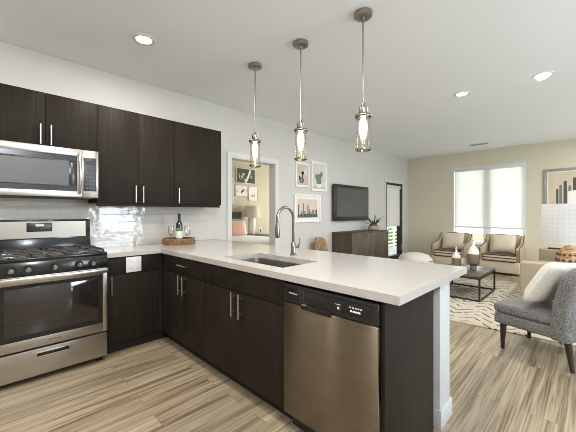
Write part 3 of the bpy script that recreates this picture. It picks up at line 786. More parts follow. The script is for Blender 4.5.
for (x, y, lab) in ((1.535, -.236, 'clear stemmed wine glass left of the wine bottle on the tray'), (1.668, -.362, 'clear stemmed wine glass right of the wine bottle on the tray')):
    if first is None:
        first = thing('wine_glass', lab, 'wine glass', (x, y, .9285), group='wine glasses on the tray')
        c = MB('wineglass'); c.lathe([(0, .075), (.012, .077), (.030, .095), (.037, .125), (.035, .165), (.031, .195), (.0302, .195), (.034, .165), (.0358, .125), (.029, .097), (0, .08)], (x, y, .9285), 28); c.build('bowl', first)
        c = MB('wineglass'); c.cyl((x, y, .004), (x, y, .076), .0035, n=10) if False else c.cyl((x, y, .9325), (x, y, 1.0045), .0035, n=10); c.build('stem', first)
        c = MB('wineglass'); c.lathe([(0, 0), (.033, 0), (.033, .002), (.006, .006), (0, .006)], (x, y, .9285), 24); c.build('foot', first)
    else: dup(first, (x, y, .9285), label=lab)
# outlet on the tiles
t = thing('wall_outlet', 'white outlet plate on the glossy tiles right of the stove', 'outlet', (.850, -.012, 1.05))
c = MB('plate'); c.box(.814, .886, -.0155, -.0092, 1.052, 1.170, .002); c.build('cover_plate', t)
c = MB('slot')
for z in (1.082, 1.124): c.box(.836, .864, -.0163, -.0153, z, z+.026, .0002)
c.build('sockets', t)

# ================================================================== pendants, downlights, vent
first = None
PD = [((1.948, -1.233), 'pendant light nearest the bedroom doorway, farthest of the three from the camera'),
      ((1.972, -1.831), 'middle one of the three hanging glass pendant lights'),
      ((2.006, -2.428), 'pendant light hanging nearest the camera, right of the other two')]
for (x, y), lab in PD:
    if first is None:
        t = first = thing('pendant_light', lab, 'pendant light', (x, y, H), group='pendant lights over the peninsula')
        c = MB('dnick'); c.lathe([(0, 0), (.066, 0), (.068, -.006), (.066, -.026), (.058, -.032), (.012, -.034), (.010, -.05), (0, -.05)], (x, y, H), 32); c.build('canopy', t)
        c = MB('dnick'); c.cyl((x, y, 2.075), (x, y, H-.045), .0065, n=12); c.build('rod', t)
        c = MB('fnick'); c.lathe([(0, 2.085), (.012, 2.082), (.014, 2.062), (.030, 2.052), (.033, 2.006), (.030, 1.998), (.058, 1.996), (.062, 1.990), (.062, 1.980), (.058, 1.974), (0, 1.974)], (x, y, 0), 32); c.build('socket_cap', t)
        c = MB('glass'); c.lathe([(.050, 1.974), (.050, 1.735), (.0475, 1.735), (.0475, 1.974)], (x, y, 0), 32); c.build('glass_shade', t)
        c = MB('fnick'); c.lathe([(.0505, 1.747), (.058, 1.744), (.058, 1.732), (.0505, 1.728), (.0465, 1.730), (.0465, 1.734), (.0505, 1.734), (.0505, 1.747)], (x, y, 0), 32)
        c.build('bottom_ring', t)
        c = MB('bulb'); c.lathe([(0, 1.975), (.014, 1.972), (.018, 1.96), (.028, 1.93), (.029, 1.885), (.02, 1.84), (0, 1.83)], (x, y, 0), 20); c.build('bulb', t)
    else: dup(first, (x, y, H), label=lab)
DL = [((.99, -.912), 0, 'round recessed ceiling light above the stove side of the kitchen', 1),
      ((4.234, -2.489), 0, 'round recessed ceiling light above the coffee table end, left of the tilted one', 1),
      ((4.265, -3.269), .45, 'tilted recessed ceiling light near the right edge of the picture', 1)]
TRIM = None
for (x, y), tilt, lab, _ in DL:
    t = thing('recessed_light', lab, 'ceiling light', (x, y, H), group='recessed ceiling lights')
    c = MB('trimwhite'); c.lathe([(.062, -.001), (.064, -.006), (.088, -.008), (.093, -.002), (.093, 0.0)], (x, y, H), 32); c.build('trim_ring', t)
    c = MB('lens'); 
    if tilt:
        c.T = Matrix.Translation((x, y, H-.012)) @ Matrix.Rotation(-.30, 4, 'X') @ Matrix.Rotation(.1, 4, 'Y')
        c.lathe([(0, -.012), (.058, -.012), (.062, -.004), (.062, .012), (0, .012)], (0, 0, 0), 28)
    else: c.lathe([(0, -.007), (.058, -.007), (.063, -.002), (0, -.002)], (x, y, H), 28)
    c.build('lens', t)
WARM = (1.0, 0.96, 0.91)
for (x, y), e in (((.99, -.912), 13), ((-.9, -.912), 18), ((.99, -2.6), 20), ((-.9, -2.6), 20), ((4.234, -2.489), 22), ((4.265, -3.269), 18), ((6.9, -4.4), 34)):
    area('recessed_lamp', (x, y, H-.03 if (x, y) != (4.265, -3.269) else H-.045), (0, 0, 0), .11, .11, e, WARM, 'DISK')
t = thing('ceiling_vent', 'small slotted air vent in the ceiling near the far wall', 'vent', (7.595, -1.914, H))
c = MB('trimwhite'); x, y = 7.595, -1.914; c.box(x-.09, x+.09, y-.18, y+.18, H-.008, H-.0005, .002); c.build('frame', t)
c = MB('vent'); c.box(x-.06, x+.06, y-.16, y+.16, H-.010, H-.007)
c.use('blindrail')
for q in range(4): c.box(x-.05+q*.03, x-.045+q*.03, y-.16, y+.16, H-.012, H-.009)
c.build('louvres', t)

t = thing('added_fill_lamp', 'round flush fill lamp added on the kitchen ceiling behind the camera, out of view', 'ceiling light', (FILL[0], FILL[1], H))  # made-up fixture around the added fill light, out of view
c = MB('bnick'); c.lathe([(0, 0), (.17, 0), (.17, -.03), (0, -.03)], (FILL[0], FILL[1], H), 36); c.build('base', t)
c = MB('glass'); c.lathe([(.165, -.03), (.19, -.12), (.19, -.36), (.187, -.36), (.187, -.12), (.162, -.03)], (FILL[0], FILL[1], H), 36); c.build('lamp_shade', t)

# ================================================================== pictures, tv, console along the wall
def arch(cx, z0, w_, h, n=8):
    P = [(cx-w_/2, z0), (cx+w_/2, z0)]
    for k in range(n+1):
        a = PI*k/n; P.append((cx+w_/2*math.cos(a), z0+h-w_/2+w_/2*math.sin(a)))
    return P
def oval(cx, cz, rx, rz, rot=0, n=18):
    P = []
    for k in range(n):
        a = 2*PI*k/n; u, v = rx*math.cos(a), rz*math.sin(a)
        P.append((cx+u*math.cos(rot)-v*math.sin(rot), cz+u*math.sin(rot)+v*math.cos(rot)))
    return P
def picture(x0, x1, z0, z1, label, fw, mw, printmat, draw, y=0.0, frame='frame', group=None, matm='mat'):
    t = thing('framed_picture', label, 'picture', ((x0+x1)/2, y, z0), group=group)
    f = MB(frame)
    f.box(x0, x0+fw, y-.028, y-.002, z0, z1, .0015); f.box(x1-fw, x1, y-.028, y-.002, z0, z1, .0015)
    f.box(x0+fw, x1-fw, y-.028, y-.002, z0, z0+fw, .0015); f.box(x0+fw, x1-fw, y-.028, y-.002, z1-fw, z1, .0015)
    f.build('frame', t)
    m = MB(matm); m.box(x0+fw, x1-fw, y-.014, y-.004, z0+fw, z1-fw); m.build('mat_board', t)
    p = MB(printmat); a, b_, c_, d_ = x0+fw+mw, x1-fw-mw, z0+fw+mw, z1-fw-mw
    p.box(a, b_, y-.0155, y-.0135, c_, d_)
    draw(p, a, b_, c_, d_, y-.0155); p.build('print', t)
    return t
def pr(p, mat, poly, y, k=1):
    p.use(mat).prism(poly, 'y', y-.0004*k, y+.0002)
def d_flower(p, a, b_, c_, d_, y):
    w_, h = b_-a, d_-c_
    pr(p, 'p_grey', oval(a+w_*.78, c_+h*.68, w_*.12, h*.25, .1), y, 1)
    for k, an in enumerate((-.7, -.35, 0.05, .4, .8)): pr(p, 'p_white', oval(a+w_*.5+math.sin(an)*w_*.16, c_+h*.5+math.cos(an)*h*.12, w_*.07, h*.13, -an), y, 2)
    pr(p, 'p_dark', [(a+w_*.46, c_+h*.1), (a+w_*.54, c_+h*.1), (a+w_*.53, c_+h*.5), (a+w_*.47, c_+h*.5)], y, 3)
    for k in range(9):
        pr(p, 'p_dark', oval(a+w_*random.uniform(.2, .85), c_+h*random.uniform(.12, .42), w_*.08, h*.045, random.uniform(-1, 1)), y, 4)
def d_cactus(p, a, b_, c_, d_, y):
    w_, h = b_-a, d_-c_
    pr(p, 'p_tan', [(a, c_), (b_, c_), (b_, c_+h*.10), (a, c_+h*.10)], y, 1)
    pr(p, 'p_green', oval(a+w_*.48, c_+h*.36, w_*.20, h*.26), y, 2)
    pr(p, 'p_green', oval(a+w_*.30, c_+h*.48, w_*.11, h*.12, .3), y, 3)
    pr(p, 'p_green', oval(a+w_*.68, c_+h*.60, w_*.10, h*.13, -.3), y, 4)
    pr(p, 'p_grey', oval(a+w_*.82, c_+h*.72, w_*.07, h*.09, -.2), y, 3)
    pr(p, 'p_white', [(a+w_*.34, c_+h*.06), (a+w_*.66, c_+h*.06), (a+w_*.70, c_+h*.20), (a+w_*.30, c_+h*.20)], y, 5)
def d_desert(p, a, b_, c_, d_, y):
    w_, h = b_-a, d_-c_
    pr(p, 'p_dark', [(a, c_), (b_, c_), (b_, c_+h*.16), (a+w_*.5, c_+h*.22), (a, c_+h*.14)], y, 1)
    for k in range(13):
        x = a+w_*(.05+.9*k/12); hh = h*(.28+.5*abs(math.sin(k*2.3+1)))*(0.6 if k % 3 else 1)
        ww = w_*.05
        x = min(max(x, a+ww/2), b_-ww/2)
        pr(p, 'p_green' if k % 2 else 'p_dark', arch(x, c_, ww, hh), y, 2+k % 3)
picture(3.835, 4.195, 1.722, 2.150, 'small white-framed tan flower print, upper left of the three wall pictures', .028, .008, 'p_tan', d_flower, group='framed prints on the long wall')
picture(4.248, 4.700, 1.672, 2.212, 'white-framed print of a green potted cactus, upper right of the three', .030, .012, 'p_grey', d_cactus, group='framed prints on the long wall')
picture(3.800, 4.512, 1.098, 1.598, 'white-framed desert cactus print with pinkish sky, below the other two', .030, .055, 'p_pink', d_desert, group='framed prints on the long wall')

t = thing('television', 'flat black television mounted on the wall above the low cabinet', 'television', (5.515, -.03, 1.10))
c = MB('tvframe'); c.box(4.865, 6.166, -.075, -.035, 1.105, 1.838, .004); c.build('body', t)
c = MB('tvscreen'); c.box(4.955, 6.12, -.0765, -.074, 1.19, 1.775); c.build('screen', t)
c = MB('blkmetal'); c.box(5.2, 5.83, -.036, -.001, 1.28, 1.66); c.build('wall_mount', t)

t = thing('console_cabinet', 'low dark walnut cabinet with three doors under the television', 'cabinet', (5.6, -.25, 0))
c = MB('walnut'); c.box(4.88, 6.325, -.455, -.02, .12, .884); c.build('body', t)
c = MB('walnut'); c.box(4.872, 6.333, -.474, -.018, .872, .890, .002); c.build('top', t)
for k in range(3):
    c = MB('walnut'); a = 4.884+k*.4797; c.box(a+.002, a+.4777, -.472, -.456, .125, .868, .002)
    d = c.build('door', t)
    c = MB('blkmetal'); c.cyl((a+.43 if k != 1 else a+.05, -.472, .82), (a+.43 if k != 1 else a+.05, -.485, .82), .012, n=12); c.build('knob', d)
for x in (4.93, 6.27):
    for y in (-.42, -.06): c = MB('blkmetal'); c.box(x-.02, x+.02, y-.02, y+.02, 0, .121); c.build('leg', t)
# potted plant
t = thing('potted_aloe', 'spiky aloe plant in a sand-coloured bowl on the low cabinet', 'plant', (6.06, -.26, .890))
c = MB('pot'); c.lathe([(0, 0), (.10, 0), (.125, .02), (.128, .085), (.120, .09), (.112, .085), (.112, .07), (0, .07)], (6.06, -.26, .890), 28); c.build('pot', t)
c = MB('soil'); c.lathe([(0, .078), (.06, .076), (.111, .07)], (6.06, -.26, .890), 20); c.build('soil', t)
for k in range(15):
    a = k*2.4; l = random.uniform(.16, .34); tilt = random.uniform(.15, .75) if k < 13 else 1.0
    c = MB('leaf'); pts = []
    for s in range(6):
        u = s/5; rr = l*u*math.sin(tilt*(0.6+.6*u)); pts.append((6.06+rr*math.cos(a)+.02*math.cos(a), -.26+rr*math.sin(a)+.02*math.sin(a), .890+.07+l*u*math.cos(tilt*(.6+.5*u))))
    c.tube(pts, .018, 6, .001); c.build('leaf', t)
c = MB('leaf'); c.ball((6.06, -.26, .985), .085, .085, .055, 14); c.build('rosette', t)

# wooden chair by the wall
cx, cy = 4.36, -.30
t = thing('wooden_chair', 'honey-toned wooden chair against the wall beyond the peninsula', 'chair', (cx, cy, 0))
c = MB('slabwood'); c.prism([(cx-.16, .52), (cx+.19, .50), (cx+.17, .66), (cx+.09, .80), (cx-.02, .835), (cx-.15, .83), (cx-.17, .68)], 'y', cy+.13, cy+.16, .006); c.build('backrest', t)
c = MB('slabwood'); c.box(cx-.19, cx+.19, cy-.20, cy+.19, .43, .465, .008); c.build('seat', t)
c = MB('slabwood'); c.cyl((cx-.1, cy+.145, .44), (cx-.1, cy+.145, .56), .014, n=12); c.cyl((cx+.1, cy+.145, .44), (cx+.1, cy+.145, .56), .014, n=12); c.build('back_posts', t)
for sx in (-1, 1):
    for sy in (-1, 1): c = MB('slabwood'); c.cyl((cx+sx*.15, cy+sy*.15, .435), (cx+sx*.18, cy+sy*.18, 0), .017, .012, 12); c.build('leg', t)

# pouf
px, py = 6.45, -1.00
t = thing('pouf', 'round cream floor pouf beyond the peninsula near the balcony door', 'pouf', (px, py, 0.0))
c = MB('ivory'); c.lathe([(0, .0), (.26, .0), (.33, .05), (.355, .18), (.34, .30), (.27, .385), (.14, .425), (0, .43)], (px, py, 0), 36); c.build('body', t)
c = MB('piping'); c.tube([(px+.02+.345*math.cos(a), py+.345*math.sin(a), .285) for a in [PI*2*k/40 for k in range(41)]], .006, 6); c.build('seam_cord', t)

# rug
tag(MB('rug').prism([(3.99, -3.75), (6.86, -3.75), (6.80, -1.40), (3.80, -1.40)], 'z', 0.0005, .012, .003).build('area_rug', loc=(5.3, -2.1, 0.0005)), 'cream rug with irregular black strokes under the coffee table', 'rug')

# coffee table
t = thing('coffee_table', 'low coffee table with dark wood top and open black metal frame', 'coffee table', (5.41, -2.2, .012))
TX0, TX1, TY0, TY1, TZ = 4.93, 5.89, -2.53, -1.88, .375
c = MB('tabletop'); c.box(TX0, TX1, TY0, TY1, TZ-.03, TZ, .003); c.build('tabletop', t)
q = .022
for x in (TX0, TX1-q):
    for y in (TY0, TY1-q): c = MB('blkmetal'); c.box(x, x+q, y, y+q, .012, TZ-.029); c.build('leg', t)
c = MB('blkmetal')
for y in (TY0, TY1-q): c.box(TX0+q, TX1-q, y, y+q, .0125, .0125+q); c.box(TX0+q, TX1-q, y, y+q, TZ-.03-q, TZ-.0295)
for x in (TX0, TX1-q): c.box(x, x+q, TY0+q, TY1-q, .0125, .0125+q); c.box(x, x+q, TY0+q, TY1-q, TZ-.03-q, TZ-.0295)
c.build('frame_rails', t)
# vases
def vase(x, y, s, w_, foot, label):
    z = TZ
    t = thing('vase', label, 'vase', (x, y, z), group='two-tone vases on the coffee table')
    c = MB('taupeglaze')
    if foot: c.lathe([(0, 0), (.6*w_, 0), (.6*w_, .05*s), (.5*w_, .10*s), (w_*.95, .17*s), (w_, .20*s), (w_, .50*s), (0, .50*s)], (x, y, z), 28)
    else: c.lathe([(0, 0), (.9*w_, 0), (w_, .02*s), (w_, .42*s), (0, .42*s)], (x, y, z), 28)
    c.build('lower_body', t)
    h0 = .50*s if foot else .42*s
    c = MB('ceramic'); c.lathe([(w_*.999, h0), (w_*.97, h0+.08*s), (w_*.6, h0+.20*s), (w_*.28, h0+.28*s), (w_*.2, h0+.36*s), (w_*.2, s-.02*s), (w_*.27, s), (w_*.2, s), (w_*.14, s-.03*s), (0, s-.05*s)], (x, y, z), 28); c.build('neck', t)
vase(5.62, -2.28, .46, .085, True, 'taller two-tone vase with narrow white neck, nearer the far right table edge')
vase(5.60, -2.035, .335, .068, False, 'smaller two-tone vase left of the taller vase on the coffee table')

# ================================================================== armchairs by the window (built facing -x at the origin)
def armchair(loc, label):
    t = thing('armchair', label, 'armchair', loc, group='tan armchairs at the window')
    wd = .345
    c = MB('oat'); c.box(-.36, .36, -wd, wd, .04, .272, .015); c.build('base', t, local=True)
    c = MB('oat'); c.box(-.37, .20, -wd+.06, wd-.06, .275, .405, .03, 3); sct = c.build('seat_cushion', t, local=True)
    c = MB('piping')
    for z in (.275, .345, .40): c.box(-.374, .18, -wd+.058, wd-.058, z-.009, z+.009, .004)
    c.build('welt', sct, local=True)
    for s in (-1, 1):
        y0, y1 = sorted((s*wd, s*(wd-.056)))
        c = MB('tan'); c.prism([(-.34, .268), (.34, .268), (.41, .76), (.31, .78), (.10, .60), (-.30, .55), (-.355, .52)], 'y', y0, y1, .014); a = c.build('arm', t, local=True)
        c = MB('piping'); c.tube([(-.344, s*(wd-.004), .27), (-.359, s*(wd-.004), .52), (-.30, s*(wd-.004), .552), (.10, s*(wd-.004), .602), (.31, s*(wd-.004), .783)], .006, 6); c.build('welt', a, local=True)
    c = MB('tan'); c.prism([(.16, .27), (.34, .27), (.42, .775), (.31, .785)], 'y', -wd+.055, wd-.055, .02); bk = c.build('backrest', t, local=True)
    c = MB('piping'); c.tube([(.30, -wd+.09, .788), (.30, wd-.09, .788)], .008, 6); c.build('welt', bk, local=True)
    for x in (-.26, .28):
        for y in (-.28, .28): c = MB('legwood'); c.cyl((x, y, 0), (x, y, .045), .018, .022, 12); c.build('leg', t, local=True)
    return t
A1 = armchair((7.86, -2.285, 0), 'tan armchair with linen cushion under the right half of the window')
dup(A1, (7.86, -1.305, 0), label='tan armchair with linen cushion left of the window, behind the vases')
def pillow(name, loc, rot, w_, h, d, mat, label, group=None, cat='cushion'):
    c = MB(mat); c.cushion(w_, h, d); o = c.build(name, local=True, loc=loc); o.rotation_euler = rot
    return tag(o, label, cat, group)
for y, lab in ((-2.285, 'square linen cushion on the armchair under the right half of the window'), (-1.305, 'square linen cushion on the armchair left of the window')):
    pillow('cushion', (7.915, y, .605), (math.radians(16), 0, PI/2), .46, .40, .15, 'linen', lab, 'linen cushions on the tan armchairs')

# ================================================================== sofa, side table, lamp
t = thing('sofa', 'beige upholstered sofa behind the grey accent chair', 'sofa', (5.9, -3.45, .012))
SXa, SXb, SYf, SYb = 4.86, 7.02, -2.985, -3.88
for x0, x1 in ((SXa, SXa+.17), (SXb-.17, SXb)):
    c = MB('beige'); c.box(x0, x1, SYb, SYf, .07, .645, .025, 3); c.build('arm', t)
c = MB('beige'); c.box(SXa+.17, SXb-.17, SYb, SYf-.02, .07, .30, .012); c.build('base', t)
c = MB('beige'); c.box(SXa+.17, SXb-.17, SYb, SYb+.22, .29, .80, .03, 3); c.build('backrest', t)
xm = (SXa+SXb)/2
for x0, x1 in ((SXa+.175, xm-.004), (xm+.004, SXb-.175)):
    c = MB('beige'); c.box(x0, x1, SYb+.2, SYf, .305, .45, .03, 3); c.build('seat_cushion', t)
for x in (SXa+.06, SXb-.06):
    for y in (SYf-.06, SYb+.06): c = MB('legwood'); c.cyl((x, y, .012), (x, y, .075), .02, .025, 12); c.build('leg', t)
tag(MB('blkmetal').box(6.89, 6.97, -3.30, -3.10, .6455, .668, .004).build('remote_control', loc=(6.93, -3.2, .6455)), 'small dark slab lying on the far arm of the sofa', 'remote')
lx, ly = 4.52, -3.475
t = thing('side_table', 'small round dark side table under the rattan lamp', 'side table', (lx, ly, .012))
c = MB('tabletop'); c.cyl((lx, ly, .575), (lx, ly, .60), .22, n=36); c.build('tabletop', t)
c = MB('blkmetal'); c.cyl((lx, ly, .03), (lx, ly, .576), .018, n=14); c.build('stem', t)
c = MB('blkmetal'); c.cyl((lx, ly, .012), (lx, ly, .032), .16, n=32); c.build('base', t)
t = thing('table_lamp', 'table lamp with woven rattan base and big white drum shade', 'lamp', (lx, ly, .601))
c = MB('rattan'); c.lathe([(0, 0), (.075, 0), (.10, .03), (.122, .12), (.112, .20), (.082, .27), (.045, .305), (.03, .31), (0, .31)], (lx, ly, .601), 28)
c.use('rattandark')
for z, r in ((.10, .1205), (.155, .119), (.215, .108)):
    for k in range(14):
        a = 2*PI*k/14; c.ball((lx+r*math.cos(a), ly+r*math.sin(a), .601+z), .016, .016, .014, 8)
c.build('base', t)
c = MB('bnick'); c.cyl((lx, ly, .905), (lx, ly, 1.20), .006, n=10); c.cyl((lx, ly, .905), (lx, ly, .955), .014, n=12); c.build('stem', t)
c = MB('shade'); c.lathe([(.255, .935), (.245, 1.363), (.243, 1.363), (.253, .935)], (lx, ly, 0), 48); c.build('lamp_shade', t)
c = MB('bnick')
for k in range(3): a = k*2*PI/3; c.cyl((lx, ly, 1.20), (lx+.244*math.cos(a), ly+.244*math.sin(a), 1.34), .002, n=6)
c.build('harp', t)

# ================================================================== grey accent chair
ux = Vector((.468, -.147, 0)).normalized()
ang = math.atan2(ux.y, ux.x)
fl, rl = Vector((3.446, -3.039, 0)), Vector((3.30, -3.504, 0))
ctr = (fl+Vector((3.914, -3.186, 0))+rl+rl+(Vector((3.914, -3.186, 0))-fl))/4
CH = (ctr.x, ctr.y, 0)
t = thing('accent_chair', 'armless grey tweed accent chair with tapered dark legs', 'chair', CH, ang)
hw = .285
c = MB('tweed'); c.box(-hw, hw, -.27, .30, .235, .335, .025, 3); c.build('seat_base', t, local=True)
c = MB('tweed'); c.box(-hw-.002, hw+.002, -.20, .305, .338, .425, .032, 4); c.build('seat_cushion', t, local=True)
# backrest: rounded top corners, leaning back, slightly wrapped
P = [(-hw-.012, .225), (hw+.012, .225)]
for k in range(9): a = PI/2*k/8; P.append((hw+.012-.15+.15*math.cos(a), .68+.15*math.sin(a)))
for k in range(9): a = PI/2+PI/2*k/8; P.append((-hw-.012+.15+.15*math.cos(a), .68+.15*math.sin(a)))
c = MB('tweed'); c.prism(P, 'y', -.30, -.175, .028)
bmesh.ops.triangulate(c.bm, faces=[f for f in c.bm.faces if len(f.verts) > 4])
bmesh.ops.subdivide_edges(c.bm, edges=[e for e in c.bm.edges if e.calc_length() > .1], cuts=2)
for v in c.bm.verts:
    v.co.y -= max(0, v.co.z-.45)*.22
    v.co.y += .5*v.co.x**2
c.build('backrest', t, local=True)
for x, y, dx, dy in ((-.24, .235, 0, .006), (.24, .235, 0, .006), (-.235, -.235, 0, -.03), (.235, -.235, 0, -.03)):
    c = MB('legwood'); c.cyl((x, y, .236), (x+dx, y+dy, .0005 if dy < 0 or x < 0 else .0005), .027, .015, 14); c.build('leg', t, local=True)
mt = Matrix.Translation(CH) @ Matrix.Rotation(ang, 4, 'Z') @ Matrix.Translation((.02, -.02, .64)) @ Matrix.Rotation(math.radians(28), 4, 'X') @ Matrix.Rotation(math.radians(6), 4, 'Y')
c = MB('ivory'); c.cushion(.52, .44, .17); o = c.build('cushion', local=True); o.matrix_world = mt
tag(o, 'cream textured square cushion leaning on the grey accent chair back', 'cushion')

# art on the far wall (built facing -x)
t = thing('framed_picture', 'large grey-framed cactus picture on the far wall behind the lamp', 'picture', (XR, -3.42, 1.2))
y1, y0, z0, z1 = -2.925, -3.90, 1.22, 2.178
c = MB('greyframe')
c.box(XR-.03, XR-.002, y1-.055, y1, z0, z1, .002); c.box(XR-.03, XR-.002, y0, y0+.055, z0, z1, .002)
c.box(XR-.03, XR-.002, y0+.055, y1-.055, z0, z0+.055, .002); c.box(XR-.03, XR-.002, y0+.055, y1-.055, z1-.055, z1, .002); c.build('frame', t)
c = MB('mat'); c.box(XR-.012, XR-.003, y0+.05, y1-.05, z0+.05, z1-.05); c.build('mat_board', t)
c = MB('p_beige'); c.box(XR-.0138, XR-.0115, y0+.075, y1-.075, z0+.075, z1-.075)
def prx(mat, poly, k): c.use(mat).prism(poly, 'x', XR-.0138-.0004*k, XR-.0136)
prx('p_tan', [(y0+.075, z0+.075), (y1-.075, z0+.075), (y1-.075, 1.52), (y0+.075, 1.48)], 1)
for k, (yy, ww, hh) in enumerate(((-3.14, .035, .44), (-3.19, .04, .52), (-3.26, .05, .60), (-3.33, .045, .50), (-3.40, .05, .66), (-3.48, .05, .55), (-3.56, .045, .60), (-3.64, .04, .45))):
    prx('p_green' if k % 2 else 'p_dark', arch(yy, 1.32, ww, hh), 2+k % 3)
prx('p_white', [(-3.50, 1.42), (-3.30, 1.42), (-3.30, 1.70), (-3.50, 1.74)], 6)
c.build('print', t)

# ================================================================== blinds
t = thing('roller_blind', 'pale roller blind pulled down over the far window', 'blind', (XR+.02, -1.89, .9))
c = MB('blind'); c.box(XR+.019, XR+.0205, WY0+.045, WY1-.045, .925, WZ1-.09); c.build('fabric', t)
c = MB('trimwhite'); c.box(XR+.0, XR+.055, WY0+.036, WY1-.036, WZ1-.10, WZ1-.046, .004); c.build('cassette', t)
c = MB('blindrail'); c.box(XR+.010, XR+.030, WY0+.045, WY1-.045, .898, .932, .003); c.build('bottom_rail', t)
t = thing('roller_blind', 'narrow pale roller blind half lowered over the balcony door glass', 'blind', (7.585, .03, .9))
c = MB('blind'); c.box(7.205, 7.965, .030, .0315, .93, 1.93); c.build('fabric', t)
c = MB('trimwhite'); c.box(7.195, 7.975, .005, .055, 1.90, 1.98, .004); c.build('cassette', t)
c = MB('blindrail'); c.box(7.205, 7.965, .022, .040, .912, .935, .003); c.build('bottom_rail', t)

# ================================================================== bedroom
def d_abs(p, a, b_, c_, d_, y):
    w_, h = b_-a, d_-c_
    for k in range(16):
        u = random.uniform(.1, .85); pr(p, 'p_grey' if k % 3 else 'p_green', oval(a+w_*u, c_+h*(.12+.7*random.random()), w_*.03, h*.11, random.uniform(-.9, .2)), y, 1+k % 4)
    pr(p, 'p_white', [(a+w_*.42, c_+h*.03), (a+w_*.55, c_+h*.03), (a+w_*.72, c_+h*.55), (a+w_*.80, c_+h*.95), (a+w_*.70, c_+h*.95), (a+w_*.6, c_+h*.5)], y, 6)
def d_marks(p, a, b_, c_, d_, y):
    w_, h = b_-a, d_-c_
    for u, v, r in ((.12, .5, .1), (.5, .4, .5), (.62, .55, .4), (.88, .55, -.2)): pr(p, 'p_dark' if u > .2 and u < .8 else 'p_tan', oval(a+w_*u, c_+h*v, w_*.06, h*.2, -r), y, 1)
def d_words(p, a, b_, c_, d_, y):
    w_, h = b_-a, d_-c_
    for k, (u, v) in enumerate(((.35, .38), (.6, .42), (.4, .28), (.65, .3))): pr(p, 'p_dark', oval(a+w_*u, c_+h*v, w_*.10, h*.035, .3), y, 1+k % 2)
picture(4.74, 5.365, 2.055, 2.46, 'dark abstract picture highest on the bedroom wall', .012, .002, 'p_dark', d_abs, y=2.995, group='pictures on the bedroom wall')
picture(4.71, 5.13, 1.71, 1.995, 'small pale picture with dark marks under the dark bedroom picture', .012, .002, 'p_white', d_marks, y=2.995, group='pictures on the bedroom wall', frame='mat')
picture(5.155, 5.47, 1.60, 1.985, 'small cream picture lowest right on the bedroom wall', .012, .002, 'p_white', d_words, y=2.995, group='pictures on the bedroom wall', frame='mat')
picture(4.10, 4.66, 1.50, 2.18, 'pale picture at the left jamb of the bedroom doorway', .02, .01, 'p_white', d_marks, y=2.995, group='pictures on the bedroom wall')
t = thing('bed', 'bed with taupe headboard and white cover in the bedroom', 'bed', (4.1, 1.95, 0))
c = MB('headb'); c.box(3.25, 4.86, 2.90, 2.985, 0, 1.29, .02, 3); c.build('headboard', t)
c = MB('headb'); c.box(3.3, 4.80, .95, 2.90, .10, .32); c.build('frame', t)
c = MB('bedding'); c.box(3.25, 4.86, .90, 2.895, .30, .70, .06, 4); c.build('cover', t)
for x in (3.36, 4.74):
    for y in (1.02, 2.82): c = MB('legwood'); c.box(x-.03, x+.03, y-.03, y+.03, 0, .101); c.build('leg', t)
pillow('pillow', (4.53, 2.80, .915), (math.radians(-10), 0, 0), .60, .42, .12, 'teal', 'sea-green patterned pillow against the bedroom headboard', None, 'pillow')
pillow('pillow', (4.42, 2.52, .885), (math.radians(-14), 0, 0), .52, .36, .12, 'pink', 'blush pink pillow in front of the bed pillows', None, 'pillow')
pillow('pillow', (4.52, 2.66, .890), (math.radians(-12), 0, 0), .60, .37, .12, 'bedding', 'white pillow between the pink and sea-green pillows', None, 'pillow')
t = thing('nightstand', 'small white nightstand under the bedroom lamp', 'nightstand', (5.17, 2.7, 0))
c = MB('walnut'); c.box(4.92, 5.46, 2.46, 2.93, .12, .70, .004); c.build('body', t)
c = MB('walnut'); c.box(4.93, 5.45, 2.445, 2.46, .42, .68, .003); d = c.build('drawer', t)
c = MB('blkmetal'); c.cyl((5.19, 2.445, .55), (5.19, 2.425, .55), .012, n=12); c.build('knob', d)
for x in (4.95, 5.43):
    for y in (2.49, 2.90): c = MB('walnut'); c.box(x-.02, x+.02, y-.02, y+.02, 0, .121); c.build('leg', t)
t['label'] = 'dark nightstand under the bedroom lamp'
t = thing('table_lamp', 'bedroom table lamp with cream column base and pale shade', 'lamp', (5.03, 2.70, .70))
c = MB('ceramic'); c.lathe([(0, 0), (.07, 0), (.085, .02), (.105, .30), (.095, .42), (.03, .45), (0, .45)], (5.03, 2.70, .701), 28); c.build('base', t)
c = MB('shadebed'); c.lathe([(.235, 1.15), (.195, 1.455), (.193, 1.455), (.233, 1.15)], (5.03, 2.70, 0), 40); c.build('lamp_shade', t)
c = MB('bnick'); c.cyl((5.03, 2.70, 1.14), (5.03, 2.70, 1.44), .006, n=10)
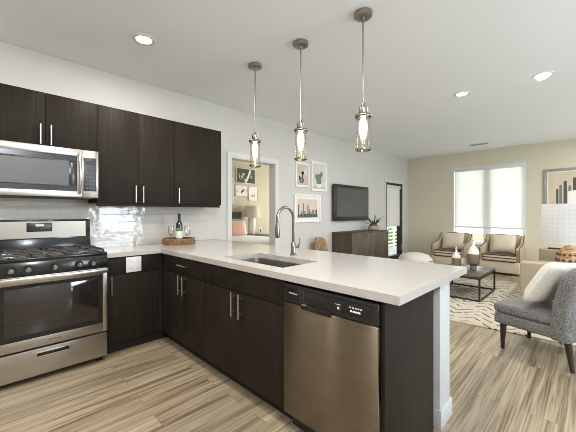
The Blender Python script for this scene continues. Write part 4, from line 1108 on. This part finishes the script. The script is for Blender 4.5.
for k in range(3): a = k*2*PI/3; c.cyl((5.03, 2.70, 1.40), (5.03+.197*math.cos(a), 2.70+.197*math.sin(a), 1.43), .002, n=6)
c.build('harp', t)
t = thing('photo_frame', 'small standing photo frame beside the bedroom lamp', 'photo frame', (5.30, 2.66, .70))
c = MB('mat'); c.box(5.25, 5.35, 2.66, 2.675, .701, .86, .003); c.build('frame', t)
c = MB('p_dark'); c.box(5.272, 5.328, 2.6585, 2.661, .735, .835); c.build('print', t)

# ================================================================== outside
b = MB('deck'); b.box(6.2, 13.6, .16, 1.7, -.20, -.02); b.build('floor_balcony', structure=True)
t = thing('balcony_railing', 'white slatted railing outside the balcony door', 'railing', (7.9, 1.6, -.02))
for x in (6.4, 7.9, 9.4, 10.9, 12.4, 13.4): c = MB('rail'); c.box(x-.03, x+.03, 1.57, 1.63, -.02, 1.08); c.build('post', t)
c = MB('rail')
for k in range(8): c.box(6.3, 13.5, 1.555, 1.585, .06+k*.13, .11+k*.13)
c.box(6.3, 13.5, 1.54, 1.66, 1.08, 1.11); c.build('slats', t)
tag(MB('grass').box(-60, 80, -70, 80, -3.6, -3.5).build('lawn', loc=(0, 0, -3.55)), 'green lawn outside beyond the windows', 'lawn', kind='stuff')
for (x, y, r, lab) in ((15.5, 4.2, 2.2, 'leafy tree outside the balcony door'),):
    t = thing('tree', lab, 'tree', (x, y, -3.5))
    c = MB('bark'); c.cyl((x, y, -3.5), (x, y, -.6), .16, .09, 12); c.build('trunk', t)
    c = MB('tree')
    for k in range(420):
        u = Vector((random.gauss(0, 1), random.gauss(0, 1), random.gauss(0, 1))).normalized()*r*(random.random()**.4)
        p0 = Vector((x, y, -.2))+Vector((u.x, u.y, u.z*.8)); s = r*.11
        a = Vector((random.uniform(-1, 1), random.uniform(-1, 1), random.uniform(-.6, .6))).normalized()*s; bb = a.cross(Vector((random.uniform(-1, 1), random.uniform(-1, 1), 1))).normalized()*s*.6
        c.face([p0-a, p0-bb, p0+a, p0+bb])
    c.build('crown', t)
